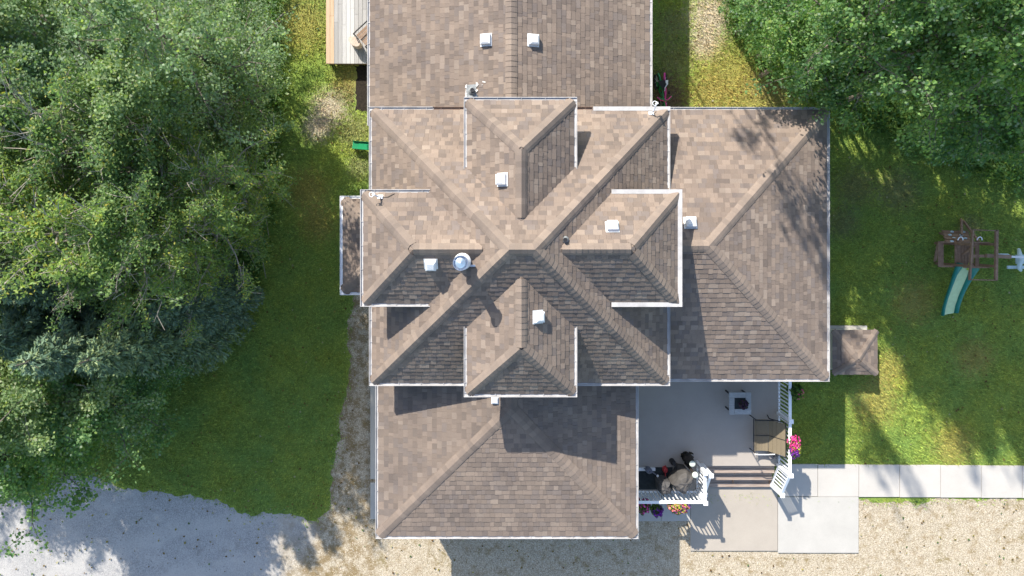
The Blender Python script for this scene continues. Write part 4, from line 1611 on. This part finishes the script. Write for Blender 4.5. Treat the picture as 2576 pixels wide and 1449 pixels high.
# slide: green sides, pale lime bed, S bend towards the lawn
slide_bed, slide_side, slide_side2 = MB(), MB(), MB()
ctr = [(2433, 668, 1.12), (2420, 694, 1.02), (2409, 719, .82), (2398, 746, .58), (2390, 772, .34), (2387, 790, .20)]
BW = [.09, .16, .17, .17, .17, .17]
HW = [.33, .29, .26, .25, .25, .25]
cen = [P(a, b, z) for a, b, z in ctr]
hw = .27
L_, R_ = [], []
for i, c in enumerate(cen):
    dv = (cen[min(i + 1, 5)] - cen[max(i - 1, 0)])
    dv.z = 0
    dv.normalize()
    s_ = Vector((-dv.y, dv.x, 0))
    w_ = HW[i]
    R_.append((c + s_ * w_, s_)); L_.append((c - s_ * w_, s_))
V = []
for i in range(6):
    e_ = HW[i] - BW[i]
    V += [L_[i][0] + L_[i][1] * e_, L_[i][0].lerp(R_[i][0], .5) - Vector((0, 0, .02)), R_[i][0] - R_[i][1] * e_]
F = []
for i in range(5):
    for j in range(2):
        F.append((i * 3 + j, i * 3 + j + 1, i * 3 + j + 4, i * 3 + j + 3))
V2 = [v - Vector((0, 0, .03)) for v in V]
slide_bed.add(V, F); slide_bed.add(V2, [f[::-1] for f in F])
sl = ppart(slide_bed.build('slide_bed', M['slidelime'], smooth=True))
for side, sg in ((L_, 1), (R_, -1)):
    mb = MB()
    V = []
    for i in range(6):
        p, s_ = side[i]
        e_ = HW[i] - BW[i]
        for off, dz in ((e_, .0), (e_ * .65, .08), (e_ * .25, .12), (-.02, .11), (-.03, .01), (.06, -.05)):
            V.append(p + s_ * (off * sg) + Vector((0, 0, dz)))
    F = []
    for i in range(5):
        for j in range(6):
            F.append((i * 6 + j, i * 6 + (j + 1) % 6, (i + 1) * 6 + (j + 1) % 6, (i + 1) * 6 + j))
    F += [(0, 1, 2, 3, 4, 5), (35, 34, 33, 32, 31, 30)]
    mb.add(V, F)
    ppart(mb.build('slide_side', M['slidegreen'], smooth=True))
q = P(2443, 666, 1.3)
ppart(MB().bar((q.x + .03, q.y + .10, 1.25), (q.x - .04, q.y - .18, 1.2), .06, .08).build('slide_guard', M['lime']))
# swing beam with its rocker seat
ba, bb = P(2444, 644, 1.6), P(2900, 652, 1.75)
ppart(MB().bar(ba, P(2482, 644, 1.66), .09, .1).build('swing_beam', M['playwood']))
ppart(MB().bar(P(2481, 643, 1.78), P(2542, 646, 1.78), .12, .10).build('swing_beam', M['chairwood']))
ppart(MB().bar(P(2541, 646, 1.74), bb, .06, .08).build('swing_beam', M['vent']))
for x in (2500, 2700):
    pass
lg = P(2850, 640, 0)
for dy in (-1.0, 1.0):
    ppart(MB().bar((bb.x - .05, bb.y, 1.72), (bb.x + .2, bb.y + dy, 0.0), .09, .09).build('swing_leg', M['playwood']))
gl = P(2577, 655, .9)
gmb = MB()
gmb.tube([(gl.x, gl.y + .35, .65), (gl.x - .12, gl.y + .22, .85), (gl.x - .16, gl.y, .95), (gl.x - .10, gl.y - .25, .80), (gl.x + .1, gl.y - .34, .6)], [.05, .07, .08, .07, .05], 8)
gmb.box((gl.x - .05, gl.y - .24, .62), (.62, .10, .05))
gmb.box((gl.x + .15, gl.y + .02, .55), (.35, .3, .06))
glo = ppart(gmb.build('glider_seat', M['paleblue']))
o = MB().tube([(gl.x, gl.y + .1, .9), (gl.x, gl.y + .06, 1.72)], .012, 5).tube([(gl.x + .2, gl.y - .1, .9), (gl.x + .2, gl.y + .02, 1.72)], .012, 5).build('chain', M['vent'])
o.parent = glo
sw = P(2521, 643, .5)
V, F = lumpy([(.6, 0), (1, .03), (.9, .05)], .24, .07, 2, 14, .05)
ss = ppart(MB().add([(x + sw.x, y + sw.y, z + sw.z) for x, y, z in V], F).build('swing_seat', M['paleblue']))
o = MB().tube([(sw.x - .2, sw.y, .52), (sw.x - .2, sw.y, 1.72)], .01, 5).tube([(sw.x + .2, sw.y, .52), (sw.x + .2, sw.y, 1.72)], .01, 5).build('chain', M['vent'])
o.parent = ss


# ------------------------------------------------------------------ trees
def unit(v):
    return v / np.maximum(np.linalg.norm(v, axis=1), 1e-9)[:, None]


def leaf_quads(r, ctr, size, cols, weights, upb=0.7, aspect=.42, direction=None):
    n = len(ctr)
    nrm = unit(r.normal(size=(n, 3)) * .75 + np.array([0, 0, upb]))
    t = r.normal(size=(n, 3)) if direction is None else direction + r.normal(size=(n, 3)) * .35
    t = unit(t - nrm * np.sum(t * nrm, axis=1)[:, None])
    b = np.cross(nrm, t)
    s = size * (.65 + .7 * r.random((n, 1)))
    V = np.stack([ctr - t * s * .5, ctr - b * s * aspect - t * s * .06, ctr + t * s * .5, ctr + b * s * aspect - t * s * .06], axis=1)
    C = np.array(cols)[r.choice(len(cols), n, p=np.array(weights) / sum(weights))] * (.8 + .4 * r.random((n, 1)))
    return V, C


def tube_np(mb, pts, r0, r1, n=5):
    k = len(pts)
    mb.tube([tuple(p) for p in pts], [r0 + (r1 - r0) * i / (k - 1) for i in range(k)], n, cap=False)


def broadleaf(seed, H, R, cols, weights, leaf=.085, n_limb=26, twigs=9, per=95, bark='bark', sigma=.24, low=.28, aspect=.42, bare=0.0, trunk_r=.11, upb=1.2, top=1.0, spikes=0):
    r = np.random.default_rng(seed)
    mb = MB()
    lean = r.normal(size=2) * .03 * H
    trunk = [np.array([lean[0] * t * t, lean[1] * t * t, H * t * .95]) for t in np.linspace(0, 1, 7)]
    tube_np(mb, trunk, trunk_r, .02 if top == 1 else .10, 8)
    P_, D_ = [], []
    for i in range(n_limb):
        t = low + (top - low) * ((i + .5) / n_limb) ** .85
        base = np.array([lean[0] * t * t, lean[1] * t * t, H * .95 * t])
        az = i * 2.399 + r.normal() * .35
        prof = math.sin(math.pi * min(1, (t - low) / (1 - low) * .80 + .20)) ** .7
        Ln = R * (prof * (.55 + .85 * r.random()) + .12)
        el = .25 + .75 * (t - low) / (1 - low) + r.normal() * .12
        dv = np.array([math.cos(az) * math.cos(el), math.sin(az) * math.cos(el), math.sin(el)])
        pts = [base]
        for k in range(4):
            dv = dv + np.array([0, 0, -.05 + r.normal() * .08]) + r.normal(size=3) * .13
            dv /= np.linalg.norm(dv)
            pts.append(pts[-1] + dv * Ln / 4)
        tube_np(mb, pts, .012 + .030 * (1 - t) + .008 * Ln, .006, 5)
        for j in range(spikes):      # bare grey twigs standing out of the leaves
            p0 = pts[2] + (pts[4] - pts[2]) * r.random()
            d2 = dv * .8 + r.normal(size=3) * .55 + np.array([0, 0, .45])
            d2 /= np.linalg.norm(d2)
            l2 = .45 + .55 * r.random()
            pm = p0 + d2 * l2 * .5 + r.normal(size=3) * .05
            p1 = p0 + d2 * l2 + r.normal(size=3) * .08
            mb.tube([tuple(p0), tuple(pm), tuple(p1)], [.014, .011, .006], 3, cap=False)
            mb.tube([tuple(pm), tuple(pm + (p1 - pm) * .6 + r.normal(size=3) * .14)], [.009, .005], 3, cap=False)
        for j in range(twigs):
            u = .30 + .70 * (j + r.random()) / twigs
            f = min(3.999, u * 4)
            k = int(f)
            p0 = pts[k] + (pts[k + 1] - pts[k]) * (f - k)
            d2 = dv * .6 + r.normal(size=3) * .7
            d2[2] = d2[2] * .5 + .12
            d2 /= np.linalg.norm(d2)
            tl_ = Ln * (.20 + .22 * r.random())
            p1 = p0 + d2 * tl_
            mb.tube([tuple(p0), tuple(p0 * .5 + p1 * .5 + r.normal(size=3) * .02), tuple(p1)], [.011, .008, .004], 3, cap=False)
            if r.random() < bare: continue
            m = int(per * (.5 + r.random()))
            s_ = r.random((m, 1)) ** .7
            P_.append(p0 + (p1 - p0) * s_ * 1.15 + r.normal(size=(m, 3)) * np.array([sigma, sigma, sigma * .62]) * (.55 + .6 * r.random()))
    ctr = np.concatenate(P_)
    V, C = leaf_quads(r, ctr, leaf, cols, weights, upb, aspect)
    return mb, V, C, bark, M['leaf']


def spruce(seed, H, R, cols, weights, cones=False):
    r = np.random.default_rng(seed)
    mb = MB()
    tube_np(mb, [np.array([0, 0, H * t]) for t in np.linspace(0, 1, 6)], .12, .015, 7)
    P_, D_ = [], []
    nwh = 24
    for w in range(nwh):
        t = .10 + .88 * w / nwh
        Ln = R * (1 - t) ** .8 + .12
        nb = 7 if t < .8 else 5
        for k in range(nb):
            az = k * 2 * math.pi / nb + w * .7 + r.normal() * .15
            L2 = Ln * (.75 + .4 * r.random())
            dv = np.array([math.cos(az), math.sin(az), .12 - .35 * (1 - t)])
            base = np.array([0, 0, H * t])
            tip = base + dv * L2
            tip[2] += .10 * L2
            mb.tube([tuple(base), tuple((base + tip) / 2 - np.array([0, 0, .05 * L2])), tuple(tip)], [.018, .012, .004], 4, cap=False)
            m = int(120 * L2 + 30)
            s_ = r.random((m, 1)) ** .75
            side = np.array([-math.sin(az), math.cos(az), 0])
            wdt = (.30 * L2 * (1 - s_ * .65) + .05)
            sg = r.uniform(-1, 1, (m, 1))
            q = base + (tip - base) * s_ + side * sg * wdt + np.array([0, 0, 1]) * (r.normal(size=(m, 1)) * .035 - .07 * np.abs(sg))
            P_.append(q)
            D_.append((tip - base) / L2 * 1.0 + side * sg * .9)
    ctr = np.concatenate(P_)
    V, C = leaf_quads(r, ctr, .15, cols, weights, 1.0, .16, np.concatenate(D_))
    return mb, V, C, 'bark', M['needle']


POP = [(0.162, 0.254, 0.127), (0.194, 0.286, 0.151), (0.232, 0.319, 0.184), (0.259, 0.329, 0.113), (0.313, 0.367, 0.270)]
WIL = [(0.157, 0.252, 0.095), (0.196, 0.297, 0.103), (0.252, 0.330, 0.106), (0.347, 0.342, 0.078), (0.129, 0.207, 0.095)]
MAP = [(0.121, 0.237, 0.088), (0.154, 0.275, 0.099), (0.193, 0.314, 0.110), (0.248, 0.341, 0.105), (0.319, 0.396, 0.275)]
SPR = [(.150, .225, .140), (.180, .260, .155), (.240, .300, .140), (.130, .195, .130)]
KINDS = {
    'poplar': [broadleaf(101, 8.0, 1.9, POP, [30, 30, 22, 8, 6], sigma=.16, per=120, leaf=.078, n_limb=30, spikes=1), broadleaf(102, 8.0, 1.9, POP, [25, 30, 28, 10, 7], sigma=.14, per=120, bare=.14, leaf=.078, n_limb=30, spikes=1),
               broadleaf(103, 8.0, 1.9, POP, [25, 30, 28, 10, 7], sigma=.15, per=75, leaf=.078, n_limb=22, bare=.22, spikes=1)],
    'willow': [broadleaf(201, 7.5, 2.0, WIL, [30, 28, 22, 4, 14], leaf=.095, aspect=.24, per=88, sigma=.15, bare=.26, n_limb=28, bark='greybark', spikes=2),
               broadleaf(202, 7.5, 2.0, WIL, [26, 28, 24, 8, 12], leaf=.095, aspect=.24, per=84, sigma=.145, bare=.30, n_limb=28, bark='greybark', spikes=2)],
    'maple': [broadleaf(301, 7.5, 1.9, MAP, [28, 30, 24, 10, 6], leaf=.088, aspect=.46, per=105, sigma=.18),
              broadleaf(302, 7.5, 1.9, MAP, [24, 28, 26, 14, 8], leaf=.092, aspect=.46, per=72, sigma=.15, bare=.18, n_limb=24),
              broadleaf(303, 7.5, 1.9, MAP, [24, 28, 26, 14, 8], leaf=.105, aspect=.46, per=52, sigma=.12, bare=.38, n_limb=18, low=.68)],
    'spruce': [spruce(401, 8.0, 1.75, SPR, [30, 30, 20, 20])],
    'aspen': [broadleaf(501, 8.5, 1.7, POP, [20, 30, 30, 10, 10], per=46, bark='palebark', trunk_r=.19, n_limb=20, bare=.2, top=.70)],
}
PROTO = {}
for k, lst in KINDS.items():
    PROTO[k] = []
    for (mb, V, C, bark, lm) in lst:
        tname = {'poplar': 'poplar_tree', 'willow': 'willow_tree', 'maple': 'maple_tree', 'spruce': 'spruce_tree', 'aspen': 'aspen_tree'}[k]
        PROTO[k].append(dict(name=tname, trunk=mb, bark=M[bark], V=V, C=C, mat=lm, first=None))


tree_no = [0]


def tree(kind, x, y, h_scale, r_scale, label, group, variant=None):
    i = tree_no[0]
    tree_no[0] += 1
    lst = PROTO[kind]
    pr = lst[(i if variant is None else variant) % len(lst)]
    if pr['first'] is None:
        e = empty(pr['name'])
        pr['trunk'].build('trunk', pr['bark'], e)
        quads_object('crown', pr['V'], pr['mat'], pr['C'], e)
        pr['first'] = e
    else:
        e = copy_tree(pr['first'])
    q = random.Random(i * 13 + 5)
    e.location = (x, y, 0)
    e.rotation_euler = (q.uniform(-.04, .04), q.uniform(-.04, .04), q.uniform(0, 6.28))
    e.scale = (r_scale * q.uniform(.95, 1.05), r_scale * q.uniform(.95, 1.05), h_scale)
    tag(e, label, 'tree', group)
    return e


def tree_px(kind, px, py, zc, r, label, variant=None, side='left'):
    """crown centre given by the photo point at height zc; crown centre sits at .66 of the height"""
    p = P(px, py, zc)
    base_h = {'poplar': 8.0, 'willow': 7.5, 'maple': 7.5, 'spruce': 8.0, 'aspen': 8.5}[kind]
    return tree(kind, p.x, p.y, zc / .66 / base_h, r / 1.9, label, 'trees of the wood left of the lawn' if side == 'left' else 'trees behind the side wing', variant)


LT = [('poplar', 90, 40, 5.6, 1.9, 'grey green poplar in the top left corner of the photo'),
      ('aspen', 350, 75, 4.6, 1.8, 'aspen with a bare pale trunk showing near the top edge'),
      ('poplar', 455, 100, 6.5, 1.8, 'tall poplar near the top edge right of the pale trunk'),
      ('poplar', 570, 60, 3.0, 1.15, 'lower poplar at the top edge nearest the sunny lawn'),
      ('poplar', 50, 210, 5.6, 1.9, 'poplar on the left edge below the corner tree'),
      ('poplar', 235, 205, 5.0, 1.9, 'broad poplar between the pale trunk and the left edge'),
      ('poplar', 400, 235, 5.6, 1.8, 'pale silvery poplar crown, the fullest of the upper wood'),
      ('poplar', 560, 210, 3.8, 1.5, 'dark poplar between the silvery crown and the lawn'),
      ('willow', 90, 400, 5.4, 1.9, 'twiggy green tree on the left edge level with the green slide'),
      ('willow', 260, 400, 5.6, 1.8, 'twiggy green tree below the broad poplar'),
      ('willow', 430, 430, 5.0, 1.8, 'twiggy green tree below the silvery poplar crown'),
      ('willow', 535, 440, 4.5, 1.45, 'yellowish twiggy tree leaning to the lawn level with the flue dormer'),
      ('willow', 60, 560, 5.6, 1.9, 'yellow flecked tree on the left edge above the cone laden spruce'),
      ('willow', 220, 560, 5.8, 1.8, 'yellow green tree with tangled bare twigs in mid wood'),
      ('willow', 400, 570, 5.4, 1.8, 'bright yellow green tree in the middle of the wood edge'),
      ('willow', 500, 570, 4.6, 1.5, 'twiggy tree overhanging the lawn at the widest part of the wood'),
      ('spruce', 30, 720, 5.4, 1.9, 'spruce on the left edge laden with orange cones'),
      ('spruce', 160, 700, 5.2, 1.8, 'pale tipped spruce right of the cone laden one'),
      ('willow', 300, 710, 4.8, 1.5, 'yellow green branches over the dark spruces'),
      ('willow', 420, 705, 4.2, 1.3, 'tree with grey dead twigs hanging over the dark spruces'),
      ('spruce', 440, 775, 3.7, 1.6, 'dark blue green spruce nearest the lawn'),
      ('spruce', 330, 850, 4.8, 1.9, 'dark spruce below the yellow green branches'),
      ('spruce', 200, 860, 5.2, 1.9, 'dark spruce in the lower middle of the wood'),
      ('spruce', 70, 850, 5.0, 1.9, 'dark spruce on the left edge below the cone laden one'),
      ('maple', 370, 930, 3.0, 1.25, 'low leafy tree at the curve of the wood edge'),
      ('maple', 240, 990, 3.6, 1.8, 'leafy tree above the lower lawn edge'),
      ('poplar', 90, 1000, 4.6, 1.9, 'leafy tree on the left edge above the drive'),
      ('maple', 140, 1080, 3.4, 1.6, 'leafy tree overhanging the upper edge of the gravel drive'),
      ('maple', 20, 1130, 4.2, 1.8, 'lowest tree on the left edge overhanging the drive')]
for k, px, py, zc, r, lab in LT:
    tree_px(k, px, py, zc, r, lab, (2 if px in (455, 570) else tree_no[0] % 2) if k == 'poplar' else None)
RT = [('maple', 1925, 20, 2.8, 1.1, 'bright green tree nearest the sandy ground at the top'),
      ('maple', 2030, 60, 4.0, 1.5, 'leafy tree at the top right of the bright green one'),
      ('maple', 2080, 120, 3.0, 1.0, 'low leafy tree above the corner of the side wing'),
      ('maple', 2150, 50, 6.4, 1.5, 'leafy tree at the top edge in the middle of the right wood'),
      ('maple', 2215, 95, 4.8, 1.4, 'leafy tree whose edge hangs over the shaded lawn'),
      ('maple', 2290, 50, 6.6, 1.6, 'tall leafy tree at the top edge toward the right corner'),
      ('maple', 2315, 110, 6.9, 1.4, 'leafy tree behind the tuft of long grass'),
      ('maple', 2430, 55, 6.6, 1.6, 'pale leaved tree beside the top right corner'),
      ('maple', 2450, 135, 7.1, 1.4, 'glossy leaved tree in the right wood above the play frame'),
      ('maple', 2550, 120, 6.4, 1.7, 'tree filling the top right corner of the photo'),
      ('maple', 2560, 280, 4.6, 1.7, 'tree on the right edge above the lawn'),
      ('maple', 2490, 290, 3.4, 1.2, 'low tree at the lower edge of the right wood'),
      ('maple', 2590, 370, 2.8, 1.2, 'lowest tree on the right edge above the play frame')]
for k, px, py, zc, r, lab in RT:
    tree_px(k, px, py, zc, r, lab, 1 if zc > 5.5 else None, side='right')
# the wood goes on outside the picture and shades the lawn and the drive
OUT = [(-15.6, 2.4, .8, 1.0), (-18.2, 1.0, .9, 1.1), (-15.8, -0.8, .85, 1.0), (-18.3, -2.4, .95, 1.0),
       (-16.0, -4.2, .9, 1.0), (-20.8, -0.4, 1.1, 1.2), (-15.5, 5.6, .75, 1.0), (-22.5, 1.4, 1.1, 1.2), (-13.0, 8.6, .7, 1.0)]
for x, y, h, r in OUT:
    tree('poplar', x, y, h, r, 'poplar of the wood beyond the left edge of the photo', 'trees outside the picture', 2 if x < -17 else 0)
OUT2 = [(2.5, 12.3, 2.36, .42), (4.9, 12.5, 2.4, .42), (7.4, 12.0, 2.33, .45), (9.9, 7.4, 1.7, .55), (11.4, 8.2, 1.9, .62), (12.8, 9.2, 1.7, .75), (15.4, 9.6, 1.5, .8), (17.4, 7.0, 1.2, .8)]
for x, y, h, r in OUT2:
    e = tree('maple', x, y, h, r * 1.05, 'leafy tree of the wood beyond the top right corner of the photo', 'trees outside the picture', 2 if h > 2 else 1)

# orange cones hang in the top of the spruce at the left edge
for e in [o for o in COL.objects if o.get('label', '').startswith('spruce on the left edge laden')]:
    q_ = random.Random(8)
    cn = MB()
    for k in range(170):
        a, t = q_.uniform(0, 6.28), q_.uniform(.74, .97)
        rad = 1.75 * (1 - t) ** .8 * q_.uniform(.5, 1.0) + .08
        cn.lathe([(.012, 0), (.030, -.03), (.026, -.08), (.0, -.115)], (rad * math.cos(a), rad * math.sin(a), 8.0 * t + .08), 6)
    o = cn.build('cones', M['cone'], e)
    o['kind'] = 'stuff'


# ------------------------------------------------------------------ undergrowth, lawn blades, loose stones
def scatter(poly_px, n, seed, z=0.0):
    r = np.random.default_rng(seed)
    pts = np.array([(P(x, y).x, P(x, y).y) for x, y in poly_px])
    lo, hi = pts.min(0), pts.max(0)
    q = lo + (hi - lo) * r.random((n, 2))
    return q[inside(q[:, 0], q[:, 1], pts)]


EDGE_L = [(-300, -300), (705, -300), (712, 60), (716, 180), (716, 330), (704, 420), (698, 500), (680, 620), (655, 720), (610, 810), (540, 880), (470, 950), (400, 1010), (300, 1090), (230, 1130), (120, 1180), (-300, 1200)]
EDGE_R = [(1818, -300), (1822, 60), (1880, 150), (1960, 215), (2050, 262), (2120, 300), (2180, 330), (2260, 360), (2330, 390), (2440, 440), (2600, 480), (2900, 520), (2900, -300)]


def undergrowth(name, poly, n, seed, cols, label):
    q = scatter(poly, n, seed)
    r = np.random.default_rng(seed + 1)
    clump = .5 + .5 * np.sin(q[:, 0] * 2.1 + 1.3 * np.sin(q[:, 1] * 1.7)) * np.sin(q[:, 1] * 1.9 + np.sin(q[:, 0] * 1.3))
    z = (r.random(len(q)) ** .6) * (.25 + .85 * clump)
    V, C = leaf_quads(r, np.column_stack([q, z + .02]), .10, cols, [30, 30, 20, 10], .7, .38)
    # long grass between the leaves
    g_ = scatter(poly, int(n * .45), seed + 5)
    m = len(g_)
    a = r.random(m) * 6.283
    h = .35 + .5 * r.random(m)
    dx = np.column_stack([np.cos(a), np.sin(a), np.zeros(m)])
    wv = np.column_stack([-np.sin(a), np.cos(a), np.zeros(m)]) * .012
    b0 = np.column_stack([g_, np.zeros(m)])
    tip = b0 + dx * (h * .75)[:, None] + np.array([0, 0, 1]) * (h * .7)[:, None]
    midp = b0 + dx * (h * .28)[:, None] + np.array([0, 0, 1]) * (h * .55)[:, None]
    VG = np.stack([b0 - wv, b0 + wv, midp + wv, midp - wv], axis=1)
    VG2 = np.stack([midp - wv, midp + wv, tip + wv * .2, tip - wv * .2], axis=1)
    CG = np.array([(.11, .19, .05)]) * (.6 + .9 * r.random((m, 1))) * np.array([[1.0, 1.0, 1.0]])
    o = quads_object(name, np.concatenate([V, VG, VG2]), M['leaf'], np.concatenate([C, CG, CG]))
    tag(o, label, 'undergrowth', kind='stuff')


UG = [(.060, .135, .045), (.080, .170, .055), (.115, .210, .060), (.160, .235, .060)]
undergrowth('undergrowth', EDGE_L, 95000, 61, UG, 'dense low leaves and long grass under the left wood')
undergrowth('undergrowth', EDGE_R, 60000, 67, UG, 'dense low leaves and long grass under the right wood')


def blades(n, seed):
    r = np.random.default_rng(seed)
    lo, hi = P(-60, 1500), P(2640, -60)
    q = np.column_stack([lo.x + (hi.x - lo.x) * r.random(n), lo.y + (hi.y - lo.y) * r.random(n)])
    gp = np.array(gravel_outline)
    qj = q + r.normal(size=q.shape) * .10
    keep = ~inside(qj[:, 0], qj[:, 1], gp)
    for ed in (EDGE_L, EDGE_R):
        pe = np.array([(P(x, y).x, P(x, y).y) for x, y in ed])
        keep &= ~inside(q[:, 0], q[:, 1], pe)
    for (x0, x1, y0, y1) in ((-4.0, 4.4, -9.2, 12), (3, 9.2, -9, 4), (P(1960, 0).x, 30, P(0, 1256).y, P(0, 1169).y), (-4.6, -3, -1.9, .8), (wa.x, wb.x, wb.y, wa.y)):
        keep &= ~((q[:, 0] > x0) & (q[:, 0] < x1) & (q[:, 1] > y0) & (q[:, 1] < y1))
    sx0, sx1 = P(890, 0).x, P(925, 0).x
    keep &= ~((q[:, 0] > sx0) & (q[:, 0] < sx1) & (q[:, 1] > P(0, 280).y) & (q[:, 1] < P(0, 165).y))
    q = q[keep]
    m = len(q)
    a = r.random(m) * 6.283
    h = (.035 + .065 * r.random(m)) * (1 + .6 * np.sin(q[:, 0] * 9 + 2 * np.sin(q[:, 1] * 7)) * np.sin(q[:, 1] * 11 + 2 * np.sin(q[:, 0] * 5)))
    b0 = np.column_stack([q, np.zeros(m)])
    wv = np.column_stack([-np.sin(a), np.cos(a), np.zeros(m)]) * .012
    tip = b0 + np.column_stack([np.cos(a) * h * .8, np.sin(a) * h * .8, h])
    V = np.stack([b0 - wv, b0 + wv, tip], axis=1)
    k = .62 + .95 * r.random((m, 1))
    C = np.concatenate([k * (0.95 + .25 * r.random((m, 1))), k, k * .9], axis=1)
    o = quads_object('lawn_grass', V, M['blade'], C, nv=3)
    tag(o, 'short mown grass blades of the lawn', 'grass', kind='stuff')


blades(620000, 71)


def stones(n, seed):
    r = np.random.default_rng(seed)
    lo, hi = P(-40, 1480), P(2620, 740)
    q = np.column_stack([lo.x + (hi.x - lo.x) * r.random(n), lo.y + (hi.y - lo.y) * r.random(n)])
    qj = q + r.normal(size=q.shape) * .14
    keep = inside(qj[:, 0], qj[:, 1], np.array(gravel_outline))
    for (x0, x1, y0, y1) in ((-3.9, 4.0, -9.0, 12), (3, 6.4, -9.9, 4), (P(1735, 0).x, P(2163, 0).x, P(0, 1394).y, 0), (6, 40, P(0, 1254).y, 0), (-4.55, -4.3, -9.95, -5)):
        keep &= ~((q[:, 0] > x0) & (q[:, 0] < x1) & (q[:, 1] > y0) & (q[:, 1] < y1))
    keep &= (r.random(n) < np.where(q[:, 0] < -6, .35, 1.0))
    q = q[keep]
    m = len(q)
    s = .007 + .016 * r.random((m, 1)) ** 3
    a = r.random(m) * 6.283
    c = np.column_stack([q, np.full(m, .004)])
    ring = []
    for k in range(4):
        an = a + k * math.pi / 2 + r.normal(size=m) * .25
        rad = s[:, 0] * (.7 + .6 * r.random(m))
        ring.append(c + np.column_stack([np.cos(an) * rad, np.sin(an) * rad, np.zeros(m)]))
    top = c + np.column_stack([r.normal(size=m) * .003, r.normal(size=m) * .003, s[:, 0] * (.5 + .4 * r.random(m))])
    tris = []
    for k in range(4):
        tris.append(np.stack([ring[k], ring[(k + 1) % 4], top], axis=1))
    V = np.concatenate(tris)
    kk = np.clip(r.normal(1.0, .17, (m, 1)), .4, 1.5)
    C = np.tile(np.concatenate([kk * r.normal(1, .04, (m, 1)), kk, kk * r.normal(1, .06, (m, 1))], axis=1), (4, 1))
    o = quads_object('gravel_stones', V, M['stone'], C, nv=3)
    tag(o, 'loose stones strewn over the gravel', 'stones', kind='stuff')


stones(110000, 73)


def fallen_leaves(n, seed):
    r = np.random.default_rng(seed)
    lo, hi = P(-20, 1480), P(2600, -20)
    q = np.column_stack([lo.x + (hi.x - lo.x) * r.random(n), lo.y + (hi.y - lo.y) * r.random(n)])
    keep = np.ones(n, bool)
    for (x0, x1, y0, y1) in ((-4.9, 4.5, -9.2, 12), (3, 9.5, -9, 4), (P(1735, 0).x, P(2163, 0).x, P(0, 1394).y, 0), (6, 40, P(0, 1254).y, P(0, 1165).y), (wa.x, wb.x, wb.y, wa.y)):
        keep &= ~((q[:, 0] > x0) & (q[:, 0] < x1) & (q[:, 1] > y0) & (q[:, 1] < y1))
    q = q[keep]
    V, C = leaf_quads(r, np.column_stack([q, np.full(len(q), .05)]), .075, [(.20, .14, .05), (.30, .25, .08), (.14, .08, .035), (.40, .36, .25), (.10, .16, .05)], [30, 20, 20, 12, 18], 3.0, .4)
    o = quads_object('fallen_leaves', V, M['leaf'], C)
    tag(o, 'dry leaves strewn over lawn and gravel', 'leaves', kind='stuff')


fallen_leaves(2600, 79)
bpy.context.view_layer.update()
